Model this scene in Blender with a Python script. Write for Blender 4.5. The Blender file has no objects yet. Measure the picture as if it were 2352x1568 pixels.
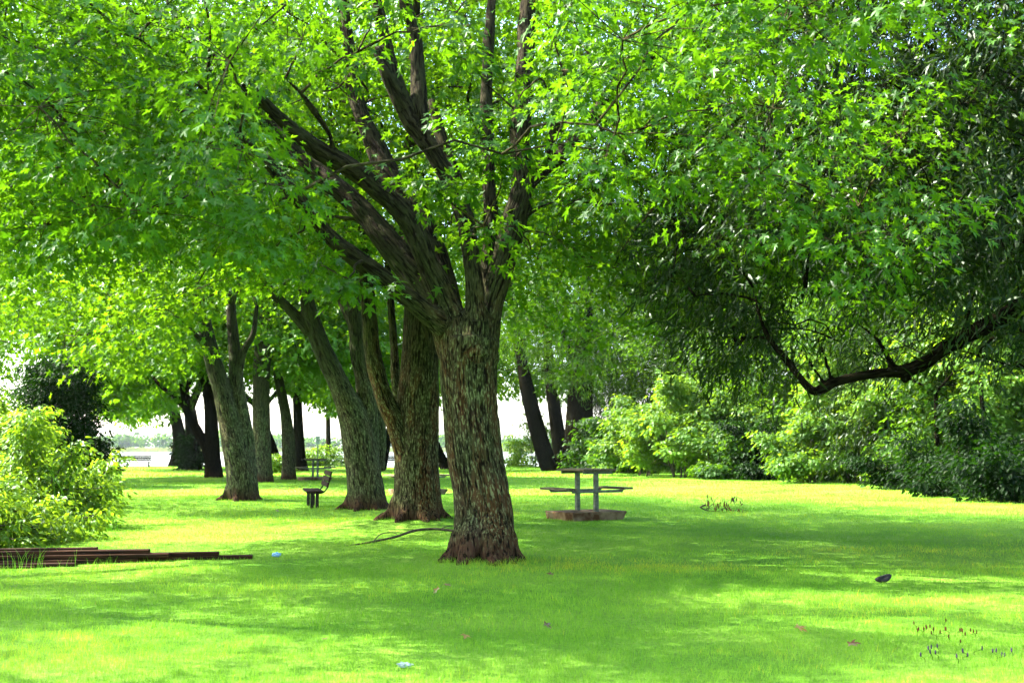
import bpy, math
import numpy as np
from mathutils import Vector

C = bpy.context.scene
R = math.radians
rng = np.random.default_rng(7)

# ---------------------------------------------------------------- camera, sky, sun, exposure
CAMZ, FPX, HOR = 1.4, 2613.0, 1030.0            # camera height; focal length and horizon on a 2352 px wide picture
PITCH = math.atan((HOR - 784.0) / FPX)
cam_d = bpy.data.cameras.new('camera')
cam = bpy.data.objects.new('camera', cam_d)
C.collection.objects.link(cam)
cam.location = (0, 0, CAMZ)
cam.rotation_euler = (math.pi / 2 + PITCH, 0, 0)
cam_d.sensor_width = 36.0
cam_d.lens = FPX / 2352.0 * 36.0
cam_d.clip_start, cam_d.clip_end = 0.1, 9000
C.camera = cam
cam_d.dof.use_dof = True; cam_d.dof.focus_distance = 15.0; cam_d.dof.aperture_fstop = 4.0

SUN = Vector((-0.80, 0.12, 0.86)).normalized()   # towards the sun: high on the left
w = bpy.data.worlds.new('World'); C.world = w; w.use_nodes = True
nt = w.node_tree
sky = nt.nodes.new('ShaderNodeTexSky'); sky.sky_type = 'NISHITA'; sky.sun_disc = False
sky.sun_elevation = math.asin(SUN.z); sky.sun_rotation = math.atan2(SUN.x, SUN.y)
sky.air_density = 1.0; sky.dust_density = 2.5; sky.ozone_density = 1.0
nt.links.new(sky.outputs[0], nt.nodes['Background'].inputs[0])
nt.nodes['Background'].inputs[1].default_value = 0.14
sd = bpy.data.lights.new('sun', 'SUN'); sd.energy = 5.0; sd.angle = R(0.7); sd.color = (1.0, 0.93, 0.80)
so = bpy.data.objects.new('sun', sd); C.collection.objects.link(so)
so.rotation_euler = SUN.to_track_quat('Z', 'Y').to_euler(); so.location = (-30, 20, 60)
C.view_settings.view_transform = 'Standard'; C.view_settings.look = 'None'
C.view_settings.exposure = 3.1; C.view_settings.gamma = 1.0
cy = C.cycles
cy.max_bounces = 8; cy.diffuse_bounces = 3; cy.glossy_bounces = 2; cy.transmission_bounces = 6
cy.transparent_max_bounces = 8; cy.volume_bounces = 0
cy.caustics_reflective = False; cy.caustics_refractive = False

# ---------------------------------------------------------------- helpers
sp, cp = math.sin(PITCH), math.cos(PITCH)
def at(px, py, Y):
    u = (px - 1176.0) / FPX; v = (784.0 - py) / FPX
    dy = cp - v * sp; dz = sp + v * cp
    return np.array([u / dy * Y, Y, CAMZ + dz / dy * Y])
def proj(P):
    X, Y, Z = P[:, 0], P[:, 1], P[:, 2] - CAMZ
    f = Y * cp + Z * sp; up = -Y * sp + Z * cp
    f = np.where(f < 0.05, 0.05, f)
    return 1176 + FPX * X / f, 784 - FPX * up / f
def dist_of(py): return CAMZ * FPX / (py - HOR)

def hashn(ix, iy, iz, seed=0):
    h = (ix.astype(np.int64) * 374761393 + iy.astype(np.int64) * 668265263 + iz.astype(np.int64) * 2147483647 + seed * 974711) & 0xffffffff
    h = ((h ^ (h >> 13)) * 1274126177) & 0xffffffff
    h = h ^ (h >> 16)
    return (h & 0xffffff) / float(0xffffff)
def vnoise(P, seed=0):
    I = np.floor(P).astype(np.int64); F = P - I; F = F * F * (3 - 2 * F)
    r = 0
    for dx in (0, 1):
        wx = F[:, 0] if dx else 1 - F[:, 0]
        for dy in (0, 1):
            wy = F[:, 1] if dy else 1 - F[:, 1]
            for dz in (0, 1):
                wz = F[:, 2] if dz else 1 - F[:, 2]
                r = r + wx * wy * wz * hashn(I[:, 0] + dx, I[:, 1] + dy, I[:, 2] + dz, seed)
    return r
def fbm(P, o=3, seed=0):
    r, a, t = 0, 0.5, 0
    for i in range(o):
        r = r + a * vnoise(P * 2 ** i + 17.3 * i, seed + i); t += a; a *= 0.5
    return r / t

def nrmz(a): return a / np.maximum(np.linalg.norm(a, axis=-1, keepdims=True), 1e-9)

def make_mesh(name, V, F, mat, parent=None, smooth=False, attrs=None, link=True):
    """V (n,3); F list of int arrays (k, nverts)"""
    me = bpy.data.meshes.new(name)
    V = np.ascontiguousarray(V, dtype=np.float32)
    if not isinstance(F, (list, tuple)): F = [F]
    F = [np.asarray(f, dtype=np.int32) for f in F if len(f)]
    me.vertices.add(len(V)); me.vertices.foreach_set('co', V.ravel())
    loops = np.concatenate([f.ravel() for f in F])
    starts, tot = [], 0
    for f in F:
        starts.append(tot + np.arange(len(f)) * f.shape[1]); tot += f.size
    me.loops.add(tot); me.loops.foreach_set('vertex_index', loops)
    st = np.concatenate(starts).astype(np.int32)
    me.polygons.add(len(st)); me.polygons.foreach_set('loop_start', st)
    if attrs:
        for k, (typ, arr) in attrs.items():
            a = me.attributes.new(k, typ, 'POINT')
            a.data.foreach_set('vector' if typ == 'FLOAT_VECTOR' else 'value', np.ascontiguousarray(arr, dtype=np.float32).ravel())
    me.update(calc_edges=True)
    me.polygons.foreach_set('use_smooth', np.full(len(st), smooth))
    if mat: me.materials.append(mat)
    o = bpy.data.objects.new(name, me)
    if link:
        C.collection.objects.link(o)
        if parent: o.parent = parent
    return o

def tag(o, label=None, cat=None, group=None, kind=None):
    if label: o['label'] = label
    if cat: o['category'] = cat
    if group: o['group'] = group
    if kind: o['kind'] = kind
    return o
def empty(name, loc, label, cat, group=None, rz=0.0):
    o = bpy.data.objects.new(name, None); C.collection.objects.link(o)
    o.location = loc; o.rotation_euler = (0, 0, rz); o.empty_display_size = 0.3
    return tag(o, label, cat, group)

# ---------------------------------------------------------------- materials
def new_mat(name):
    m = bpy.data.materials.new(name); m.use_nodes = True
    n = m.node_tree.nodes; n.clear()
    return m, m.node_tree, n, m.node_tree.links
def ramp(n, stops):
    r = n.new('ShaderNodeValToRGB'); e = r.color_ramp.elements
    while len(e) > 1: e.remove(e[0])
    e[0].position = stops[0][0]; e[0].color = (*stops[0][1], 1)
    for p, c in stops[1:]:
        x = e.new(p); x.color = (*c, 1)
    return r
def leaf_mat(name, dark, light, trans, gloss=0.08, rough=0.45, tw=0.5):
    m, t, n, L = new_mat(name)
    a = n.new('ShaderNodeAttribute'); a.attribute_name = 'tint'
    r1 = ramp(n, [(0, dark), (0.85, light), (0.975, light), (1.0, (light[0] * 2.6, light[1] * 1.15, light[2]))])
    k = [x for x in trans]
    r2 = ramp(n, [(0, (k[0] * .55, k[1] * .65, k[2] * .6)), (1.0, (k[0] * 1.25, k[1] * 1.15, k[2]))])
    d = n.new('ShaderNodeBsdfDiffuse'); tr = n.new('ShaderNodeBsdfTranslucent'); g = n.new('ShaderNodeBsdfGlossy')
    g.inputs['Roughness'].default_value = rough; g.inputs['Color'].default_value = (.85, 1, .85, 1)
    m1 = n.new('ShaderNodeMixShader'); m1.inputs[0].default_value = tw
    m2 = n.new('ShaderNodeMixShader')
    lw = n.new('ShaderNodeLayerWeight'); lw.inputs[0].default_value = 0.25
    mm = n.new('ShaderNodeMath'); mm.operation = 'MULTIPLY'; mm.inputs[1].default_value = gloss * 3
    ma = n.new('ShaderNodeMath'); ma.operation = 'ADD'; ma.inputs[1].default_value = gloss * .4
    L.new(lw.outputs['Fresnel'], mm.inputs[0]); L.new(mm.outputs[0], ma.inputs[0]); L.new(ma.outputs[0], m2.inputs[0])
    L.new(a.outputs['Fac'], r1.inputs[0]); L.new(a.outputs['Fac'], r2.inputs[0])
    L.new(r1.outputs[0], d.inputs[0]); L.new(r2.outputs[0], tr.inputs[0])
    L.new(d.outputs[0], m1.inputs[1]); L.new(tr.outputs[0], m1.inputs[2])
    L.new(m1.outputs[0], m2.inputs[1]); L.new(g.outputs[0], m2.inputs[2])
    o = n.new('ShaderNodeOutputMaterial'); L.new(m2.outputs[0], o.inputs[0])
    return m
def bark_mat(name, ridge, green, red, furrow=(0.012, 0.009, 0.006), gmix=0.5, rmix=0.35, base_h=0.9):
    m, t, n, L = new_mat(name)
    a = n.new('ShaderNodeAttribute'); a.attribute_name = 'bark'
    mp = n.new('ShaderNodeMapping'); mp.inputs['Scale'].default_value = (36, 36, 5.0)
    L.new(a.outputs['Vector'], mp.inputs[0])
    n1 = n.new('ShaderNodeTexNoise'); n1.inputs['Scale'].default_value = 1.0; n1.inputs['Detail'].default_value = 6; n1.inputs['Distortion'].default_value = 0.6
    L.new(mp.outputs[0], n1.inputs[0])
    fr = ramp(n, [(0.38, (0, 0, 0)), (0.52, (1, 1, 1))])
    L.new(n1.outputs[0], fr.inputs[0])
    mp2 = n.new('ShaderNodeMapping'); mp2.inputs['Scale'].default_value = (3.2, 3.2, 1.1)
    L.new(a.outputs['Vector'], mp2.inputs[0])
    n2 = n.new('ShaderNodeTexNoise'); n2.inputs['Scale'].default_value = 1.3; n2.inputs['Detail'].default_value = 5
    L.new(mp2.outputs[0], n2.inputs[0])
    gr = ramp(n, [(0.42, (0, 0, 0)), (0.60, (1, 1, 1))]); L.new(n2.outputs[0], gr.inputs[0])
    mp3 = n.new('ShaderNodeMapping'); mp3.inputs['Scale'].default_value = (2.6, 2.6, .7); mp3.inputs['Location'].default_value = (9, 4, 2)
    L.new(a.outputs['Vector'], mp3.inputs[0])
    n3 = n.new('ShaderNodeTexNoise'); n3.inputs['Scale'].default_value = 1.1; n3.inputs['Detail'].default_value = 6
    L.new(mp3.outputs[0], n3.inputs[0])
    rr = ramp(n, [(0.48, (0, 0, 0)), (0.58, (1, 1, 1))]); L.new(n3.outputs[0], rr.inputs[0])
    # fine lichen flecks
    n4 = n.new('ShaderNodeTexNoise'); n4.inputs['Scale'].default_value = 36; n4.inputs['Detail'].default_value = 4
    mp4 = n.new('ShaderNodeMapping'); mp4.inputs['Scale'].default_value = (1.5, 1.5, .42); L.new(a.outputs['Vector'], mp4.inputs[0]); L.new(mp4.outputs[0], n4.inputs[0])
    lr = ramp(n, [(0.52, (0, 0, 0)), (0.60, (1, 1, 1))]); L.new(n4.outputs[0], lr.inputs[0])
    def mix(fac, c1, c2, k=1.0):
        x = n.new('ShaderNodeMix'); x.data_type = 'RGBA'
        if k != 1.0:
            q = n.new('ShaderNodeMath'); q.operation = 'MULTIPLY'; q.inputs[1].default_value = k
            L.new(fac, q.inputs[0]); fac = q.outputs[0]
        L.new(fac, x.inputs[0])
        for s, c in ((6, c1), (7, c2)):
            if isinstance(c, tuple): x.inputs[s].default_value = (*c, 1)
            else: L.new(c, x.inputs[s])
        return x.outputs[2]
    c = mix(gr.outputs[0], ridge, green, gmix)
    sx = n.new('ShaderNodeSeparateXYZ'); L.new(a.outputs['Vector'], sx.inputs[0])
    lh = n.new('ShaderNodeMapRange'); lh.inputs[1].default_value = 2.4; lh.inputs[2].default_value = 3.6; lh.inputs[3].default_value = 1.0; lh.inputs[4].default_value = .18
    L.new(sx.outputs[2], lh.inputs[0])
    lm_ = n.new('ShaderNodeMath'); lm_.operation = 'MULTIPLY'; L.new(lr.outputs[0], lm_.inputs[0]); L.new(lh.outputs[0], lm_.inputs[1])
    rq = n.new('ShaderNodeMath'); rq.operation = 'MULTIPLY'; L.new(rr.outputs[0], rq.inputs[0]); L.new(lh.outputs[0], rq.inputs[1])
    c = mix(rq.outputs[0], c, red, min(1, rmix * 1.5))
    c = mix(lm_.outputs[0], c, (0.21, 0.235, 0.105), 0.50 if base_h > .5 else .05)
    limb_shade = n.new('ShaderNodeMapRange'); limb_shade.inputs[1].default_value = 2.6; limb_shade.inputs[2].default_value = 4.2; limb_shade.inputs[3].default_value = 0.0; limb_shade.inputs[4].default_value = .55  # shade of the crown put into the bark colour: limbs darken with height
    L.new(sx.outputs[2], limb_shade.inputs[0]); c = mix(limb_shade.outputs[0], c, (0.010, 0.009, 0.005))
    # wet earthy foot of the trunk
    ad = n.new('ShaderNodeMath'); ad.operation = 'MULTIPLY_ADD'; ad.inputs[1].default_value = 0.6; L.new(n3.outputs[0], ad.inputs[0]); L.new(sx.outputs[2], ad.inputs[2])
    br = ramp(n, [(0.52, (1, 1, 1)), (0.80, (0, 0, 0))]); L.new(ad.outputs[0], br.inputs[0])
    c = mix(br.outputs[0], c, (0.052, 0.024, 0.013), base_h)
    c = mix(fr.outputs[0], furrow, c)
    b = n.new('ShaderNodeBsdfPrincipled'); b.inputs['Roughness'].default_value = 0.9; b.inputs['Specular IOR Level'].default_value = 0.06 if base_h > .5 else 0.0
    L.new(c, b.inputs['Base Color'])
    bm = n.new('ShaderNodeBump'); bm.inputs['Strength'].default_value = 0.9; bm.inputs['Distance'].default_value = 0.02
    L.new(fr.outputs[0], bm.inputs['Height']); L.new(bm.outputs[0], b.inputs['Normal'])
    o = n.new('ShaderNodeOutputMaterial'); L.new(b.outputs[0], o.inputs[0])
    return m
def simple_mat(name, c1, c2, scale=8, rough=0.8, stretch=(1, 1, 1), bump=0.3, metal=0.0, detail=6, lo=.35, hi=.65):
    m, t, n, L = new_mat(name)
    tc = n.new('ShaderNodeTexCoord'); mp = n.new('ShaderNodeMapping'); mp.inputs['Scale'].default_value = stretch
    L.new(tc.outputs['Object'], mp.inputs[0])
    nz = n.new('ShaderNodeTexNoise'); nz.inputs['Scale'].default_value = scale; nz.inputs['Detail'].default_value = detail
    L.new(mp.outputs[0], nz.inputs[0])
    r = ramp(n, [(lo, c1), (hi, c2)]); L.new(nz.outputs[0], r.inputs[0])
    b = n.new('ShaderNodeBsdfPrincipled'); b.inputs['Roughness'].default_value = rough; b.inputs['Metallic'].default_value = metal; b.inputs['Specular IOR Level'].default_value = .06
    L.new(r.outputs[0], b.inputs['Base Color'])
    bm = n.new('ShaderNodeBump'); bm.inputs['Strength'].default_value = bump; bm.inputs['Distance'].default_value = 0.01
    L.new(nz.outputs[0], bm.inputs['Height']); L.new(bm.outputs[0], b.inputs['Normal'])
    o = n.new('ShaderNodeOutputMaterial'); L.new(b.outputs[0], o.inputs[0])
    return m

M = {}
M['maple'] = leaf_mat('maple_leaf', (0.008, 0.036, 0.0015), (0.032, 0.095, 0.005), (0.108, 0.265, 0.004), gloss=0.007)
M['maple_far'] = leaf_mat('maple_leaf_pale', (0.012, 0.045, 0.003), (0.038, 0.105, 0.006), (0.130, 0.275, 0.005), gloss=0.005)
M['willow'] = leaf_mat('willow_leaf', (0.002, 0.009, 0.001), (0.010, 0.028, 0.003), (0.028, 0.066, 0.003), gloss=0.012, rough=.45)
M['wood'] = leaf_mat('woodland_leaf', (0.003, 0.015, 0.001), (0.018, 0.056, 0.004), (0.078, 0.185, 0.005), gloss=0.005)
M['shrub'] = leaf_mat('shrub_leaf', (0.009, 0.042, 0.003), (0.075, 0.160, 0.018), (0.18, 0.32, 0.012), gloss=0.007)
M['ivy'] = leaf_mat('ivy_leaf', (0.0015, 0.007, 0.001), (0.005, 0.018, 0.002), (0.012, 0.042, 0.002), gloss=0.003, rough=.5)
M['grass'] = leaf_mat('grass_blade', (0.082, 0.235, 0.014), (0.190, 0.375, 0.036), (0.26, 0.50, 0.030), gloss=0.005, tw=0.42)
M['deadleaf'] = leaf_mat('dead_leaf', (0.05, 0.02, 0.008), (0.14, 0.06, 0.02), (0.2, 0.08, 0.02), gloss=0.04, tw=.3)
M['yellowleaf'] = leaf_mat('yellow_leaf', (0.16, 0.085, 0.012), (0.26, 0.14, 0.022), (0.3, 0.17, 0.03), gloss=0.04, tw=.3)
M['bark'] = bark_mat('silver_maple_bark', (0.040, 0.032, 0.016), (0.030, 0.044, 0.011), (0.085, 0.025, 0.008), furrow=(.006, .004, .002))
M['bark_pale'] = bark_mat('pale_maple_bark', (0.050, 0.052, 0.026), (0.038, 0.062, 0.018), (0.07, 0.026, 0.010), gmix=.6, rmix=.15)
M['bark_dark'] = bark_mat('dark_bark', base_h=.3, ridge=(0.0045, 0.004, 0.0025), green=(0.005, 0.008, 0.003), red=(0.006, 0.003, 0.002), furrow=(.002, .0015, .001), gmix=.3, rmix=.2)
M['twig'] = simple_mat('twig_bark', (0.03, 0.024, 0.016), (0.08, 0.07, 0.045), scale=20)
M['timber'] = simple_mat('creosoted_timber', (0.006, 0.003, 0.002), (0.040, 0.017, 0.008), scale=9, stretch=(.25, 5, 5), bump=.5)
M['grey_wood'] = simple_mat('weathered_wood', (0.05, 0.042, 0.026), (0.15, 0.13, 0.085), scale=9, stretch=(5, .4, 5), bump=.4)
M['brown_wood'] = simple_mat('brown_bench_wood', (0.006, 0.004, 0.003), (0.032, 0.019, 0.012), scale=9, stretch=(.4, 5, 5), bump=.4)
M['steel'] = simple_mat('galvanised_steel', (0.06, 0.07, 0.055), (0.13, 0.15, 0.12), scale=14, rough=.5, metal=.4, bump=.1)
M['iron'] = simple_mat('dark_iron', (0.015, 0.015, 0.013), (0.04, 0.035, 0.03), scale=14, rough=.6, bump=.1)
M['slab'] = simple_mat('stained_concrete', (0.060, 0.030, 0.012), (0.16, 0.12, 0.07), scale=5, bump=.5, lo=.4, hi=.6)
M['white'] = simple_mat('white_plastic', (0.30, 0.34, 0.34), (0.45, 0.5, 0.5), scale=10)
M['paper'] = simple_mat('damp_paper', (0.12, 0.17, 0.17), (0.22, 0.27, 0.28), scale=20)
M['blue'] = simple_mat('pale_blue_plastic', (0.10, 0.24, 0.36), (0.2, 0.36, 0.5), scale=30)
M['black'] = simple_mat('black_rubber', (0.008, 0.008, 0.008), (0.02, 0.02, 0.018), scale=12, rough=.5)
M['seed'] = simple_mat('brown_seed_head', (0.025, 0.010, 0.004), (0.07, 0.026, 0.010), scale=60)
M['petal'] = simple_mat('mauve_petal', (0.02, 0.012, 0.03), (0.06, 0.035, 0.08), scale=60)

# ---------------------------------------------------------------- terrain
mounds = []     # (x, y, height, radius)
def gz(x, y):
    x = np.asarray(x, float); y = np.asarray(y, float)
    P = np.stack([x * .16, y * .16, x * 0], -1).reshape(-1, 3)
    z = (vnoise(P, 3).reshape(x.shape) - .5) * 0.10 * np.clip(y / 12, 0.3, 1)
    P = np.stack([x * .7, y * .7, x * 0], -1).reshape(-1, 3)
    z = z + (vnoise(P, 4).reshape(x.shape) - .5) * 0.03
    for mx, my, mh, mr in mounds:
        z = z + mh * np.exp(-((x - mx) ** 2 + (y - my) ** 2) / (mr * mr))
    sh = 89 + 2.0 * np.sin(x * .11) + 1.2 * np.sin(x * .31 + 1)
    z = z * np.clip((sh - y) / 6 + 1, 0, 1) - np.clip((y - sh) / 3.2, 0, 1) ** 1.3 * 2.2
    z = z + np.clip((y - 905) / 30, 0, 1) * 2.4
    return z
TREEPX = dict(T1=(1116, 1288), T2=(957, 1207), T3=(843, 1172), T4=(557, 1149))
for k, (a_, b_) in TREEPX.items():
    Y = dist_of(b_); X = (a_ - 1176) / FPX * Y
    mounds.append((X, Y + .1, {'T1': .06, 'T2': .16, 'T3': .10, 'T4': .08}[k], 1.15 if k != 'T2' else 1.4))

def build_ground():
    xs = np.concatenate([np.linspace(-2500, -60, 30), np.arange(-55, -15, 1.2), np.arange(-15, 15, .3), np.arange(15, 55, 1.2), np.linspace(60, 2500, 30)])
    ys = np.concatenate([[-60, -30, -12], np.arange(-6, 4, 1.0), np.arange(4, 34, .3), np.arange(34, 100, .8), [104, 112, 130, 160, 220, 320, 450, 600, 750, 880, 900, 905, 912, 920, 928, 936, 950, 1100, 1500, 2500, 4200]])
    X, Y = np.meshgrid(xs, ys); Z = gz(X, Y)
    V = np.stack([X, Y, Z], -1).reshape(-1, 3)
    ny, nx = X.shape
    i = np.arange(ny - 1)[:, None] * nx + np.arange(nx - 1)[None]
    F = np.stack([i, i + 1, i + nx + 1, i + nx], -1).reshape(-1, 4)
    m, t, n, L = new_mat('lawn_turf')
    tc = n.new('ShaderNodeTexCoord')
    n1 = n.new('ShaderNodeTexNoise'); n1.inputs['Scale'].default_value = .5; n1.inputs['Detail'].default_value = 6
    L.new(tc.outputs['Object'], n1.inputs[0])
    n2 = n.new('ShaderNodeTexNoise'); n2.inputs['Scale'].default_value = 26; n2.inputs['Detail'].default_value = 8; n2.inputs['Roughness'].default_value = .75
    L.new(tc.outputs['Object'], n2.inputs[0])
    r1 = ramp(n, [(.35, (0.085, 0.225, 0.015)), (.65, (0.170, 0.32, 0.034))]); L.new(n1.outputs[0], r1.inputs[0])
    r2 = ramp(n, [(.3, (.45, .45, .45)), (.7, (1.3, 1.3, 1.3))]); L.new(n2.outputs[0], r2.inputs[0])
    mx = n.new('ShaderNodeMix'); mx.data_type = 'RGBA'; mx.blend_type = 'MULTIPLY'; mx.inputs[0].default_value = 1
    L.new(r1.outputs[0], mx.inputs[6]); L.new(r2.outputs[0], mx.inputs[7])
    b = n.new('ShaderNodeBsdfPrincipled'); b.inputs['Roughness'].default_value = .95; b.inputs['Specular IOR Level'].default_value = .1
    L.new(mx.outputs[2], b.inputs['Base Color'])
    bm = n.new('ShaderNodeBump'); bm.inputs['Strength'].default_value = .8; bm.inputs['Distance'].default_value = .05
    L.new(n2.outputs[0], bm.inputs['Height']); L.new(bm.outputs[0], b.inputs['Normal'])
    o = n.new('ShaderNodeOutputMaterial'); L.new(b.outputs[0], o.inputs[0])
    g = make_mesh('ground', V, F, m, smooth=True)
    tag(g, 'flat mown green park lawn running down to the lake', None, None, 'structure')
    # lake
    V = np.array([[-2500, 84, -1.05], [2500, 84, -1.05], [2500, 960, -1.05], [-2500, 960, -1.05]], float)
    m, t, n, L = new_mat('lake_water')
    b = n.new('ShaderNodeBsdfPrincipled'); b.inputs['Base Color'].default_value = (.10, .14, .14, 1); b.inputs['Roughness'].default_value = .12
    tc = n.new('ShaderNodeTexCoord'); nz = n.new('ShaderNodeTexNoise'); nz.inputs['Scale'].default_value = .8; nz.inputs['Detail'].default_value = 4
    L.new(tc.outputs['Object'], nz.inputs[0]); bm = n.new('ShaderNodeBump'); bm.inputs['Strength'].default_value = .3; bm.inputs['Distance'].default_value = .1
    L.new(nz.outputs[0], bm.inputs['Height']); L.new(bm.outputs[0], b.inputs['Normal'])
    o = n.new('ShaderNodeOutputMaterial'); L.new(b.outputs[0], o.inputs[0])
    wt = make_mesh('lake', V, np.array([[0, 1, 2, 3]]), m)
    tag(wt, 'bright calm lake beyond the end of the lawn', None, None, 'structure')
build_ground()

# ---------------------------------------------------------------- tubes
def frames(P):
    P = np.asarray(P, float); n = len(P)
    T = np.zeros_like(P); T[1:-1] = P[2:] - P[:-2]; T[0] = P[1] - P[0]; T[-1] = P[-1] - P[-2]; T = nrmz(T)
    ref = np.array([0, 1.0, 0]) if abs(T[0][1]) < .8 else np.array([1.0, 0, 0])
    U = np.zeros_like(P); U[0] = nrmz(np.cross(ref, T[0]))
    for i in range(1, n):
        u = U[i - 1] - T[i] * np.dot(U[i - 1], T[i]); U[i] = nrmz(u)
    return T, U, np.cross(T, U)
def resample(P, rad, step):
    P = np.asarray(P, float); rad = np.asarray(rad, float)
    n = len(P)
    t = np.arange(n)
    # Catmull-Rom
    out, ro = [], []
    for i in range(n - 1):
        p0 = P[max(i - 1, 0)]; p1 = P[i]; p2 = P[i + 1]; p3 = P[min(i + 2, n - 1)]
        L_ = np.linalg.norm(p2 - p1); k = max(2, int(L_ / step))
        for j in range(k):
            s = j / k
            out.append(.5 * ((2 * p1) + (-p0 + p2) * s + (2 * p0 - 5 * p1 + 4 * p2 - p3) * s * s + (-p0 + 3 * p1 - 3 * p2 + p3) * s ** 3))
            ro.append(rad[i] * (1 - s) + rad[i + 1] * s)
    out.append(P[-1]); ro.append(rad[-1])
    return np.array(out), np.array(ro)
class Tubes:
    def __init__(s): s.V = []; s.Q = []; s.T = []; s.B = []; s.n = 0
    def add(s, P, rad, k=8, s0=0.0, caps=True):
        P = np.asarray(P, float); rad = np.asarray(rad, float)
        T, U, W = frames(P); n = len(P)
        a = np.arange(k) / k * 2 * math.pi
        ring = np.cos(a)[None, :, None] * U[:, None] + np.sin(a)[None, :, None] * W[:, None]
        V = P[:, None] + ring * rad[:, None, None]
        S = s0 + np.concatenate([[0], np.cumsum(np.linalg.norm(np.diff(P, axis=0), axis=1))])
        B = np.stack([np.cos(a)[None] * rad[:, None], np.sin(a)[None] * rad[:, None], np.repeat(S[:, None], k, 1)], -1)
        i = np.arange(n - 1)[:, None] * k; j = np.arange(k)[None]; j2 = (j + 1) % k
        Q = np.stack([i + j, i + j2, i + k + j2, i + k + j], -1).reshape(-1, 4) + s.n
        s.V.append(V.reshape(-1, 3)); s.B.append(B.reshape(-1, 3)); s.Q.append(Q); s.n += n * k
        if caps:
            for idx, base, flip in ((0, 0, True), (n - 1, (n - 1) * k, False)):
                s.V.append(P[idx][None]); s.B.append(np.array([[0, 0, S[idx]]]))
                c = s.n; b = s.n - 0
                off = (s.n - n * k) if idx == 0 else (s.n - n * k - 1)
                r0 = off + base + np.arange(k); r1 = off + base + (np.arange(k) + 1) % k
                t = np.stack([r0, r1, np.full(k, c)], -1)
                if flip: t = t[:, ::-1]
                s.T.append(t); s.n += 1
    def arrays(s):
        return np.concatenate(s.V), np.concatenate(s.Q), (np.concatenate(s.T) if s.T else np.zeros((0, 3), int)), np.concatenate(s.B)

def bark_coords(V, lines):
    """nearest limb segment for every vertex -> coordinates that run along the limb"""
    A, Bv, U_, W_, S_, Rr = [], [], [], [], [], []
    for (P, rad, s0) in lines:
        T, U, W = frames(P)
        S = s0 + np.concatenate([[0], np.cumsum(np.linalg.norm(np.diff(P, axis=0), axis=1))])
        A.append(P); U_.append(U); W_.append(W); S_.append(S); Bv.append(T); Rr.append(rad)
    A = np.concatenate(A); T = np.concatenate(Bv); U = np.concatenate(U_); W = np.concatenate(W_); S = np.concatenate(S_); Rr = np.concatenate(Rr)
    out = np.zeros_like(V)
    for i in range(0, len(V), 20000):
        v = V[i:i + 20000]
        d = np.linalg.norm(v[:, None] - A[None], axis=2) - Rr[None]
        j = d.argmin(1); q = v - A[j]
        out[i:i + 20000] = np.stack([(q * U[j]).sum(1), (q * W[j]).sum(1), S[j] + (q * T[j]).sum(1)], -1)
    return out

def remeshed(tb, lines, voxel, disp=0.012):
    V, Q, T, B = tb.arrays()
    o = make_mesh('tmp', V, [Q, T], None)
    md = o.modifiers.new('r', 'REMESH'); md.mode = 'VOXEL'; md.voxel_size = voxel; md.adaptivity = 0
    ms = o.modifiers.new('s', 'SMOOTH'); ms.factor = .5; ms.iterations = 6
    dg = bpy.context.evaluated_depsgraph_get(); dg.update()
    me = bpy.data.meshes.new_from_object(o.evaluated_get(dg))
    n = len(me.vertices); co = np.empty(n * 3, np.float32); me.vertices.foreach_get('co', co); co = co.reshape(-1, 3).astype(float)
    nn = np.empty(n * 3, np.float32); me.vertices.foreach_get('normal', nn); nn = nn.reshape(-1, 3).astype(float)
    quads = np.array([list(p.vertices) for p in me.polygons if len(p.vertices) == 4], int).reshape(-1, 4)
    tris = np.array([list(p.vertices) for p in me.polygons if len(p.vertices) == 3], int).reshape(-1, 3)
    bpy.data.objects.remove(o); bpy.data.meshes.remove(me)
    bc = bark_coords(co, lines)
    a = vnoise(bc * np.array([22, 22, 4.0]) + fbm(bc * np.array([4, 4, 2.]), 2, 9)[:, None] * 2.5, 11)
    ridge = 1 - np.abs(a * 2 - 1)
    lump = fbm(bc * np.array([3.2, 3.2, 1.4]), 3, 5) - .5
    co = co + nn * ((ridge - .5) * disp * 1.6 + lump * disp * 5)[:, None]
    return co, quads, tris, bc

# ---------------------------------------------------------------- leaves
def mirror(h):
    pts = [(0, 0)] + h + [(1, 0)] + [(x, -y) for x, y in h[::-1]]
    return pts
def fan(pts, cx, bend=.22, fold=.12):
    P = np.array([(cx, 0)] + pts, float)
    z = -bend * P[:, 0] ** 2 - 0 * P[:, 1] + fold * np.abs(P[:, 1])
    V = np.column_stack([P, z]); n = len(pts)
    F = np.array([(0, 1 + i, 1 + (i + 1) % n) for i in range(n)])
    return V, F
LEAF_FINE = fan(mirror([(-.12, .12), (-.10, .36), (.14, .13), (.34, .33), (.66, .48), (.45, .10), (.72, .15)]), .28)
LEAF_MID = fan(mirror([(-.04, .38), (.17, .15), (.60, .46), (.50, .13)]), .25)
LEAF_FAR = fan(mirror([(.05, .38), (.30, .16), (.65, .34)]), .25)
LEAF_OVAL = fan(mirror([(.25, .24), (.6, .22)]), .35, fold=.2)
_w = mirror([(.3, .075), (.65, .058)]); LEAF_WILLOW = (np.column_stack([np.array(_w, float), -.3 * np.array(_w)[:, 0] ** 2]), np.array([(0, 1, 5), (1, 2, 4), (1, 4, 5), (2, 3, 4)]))

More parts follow.
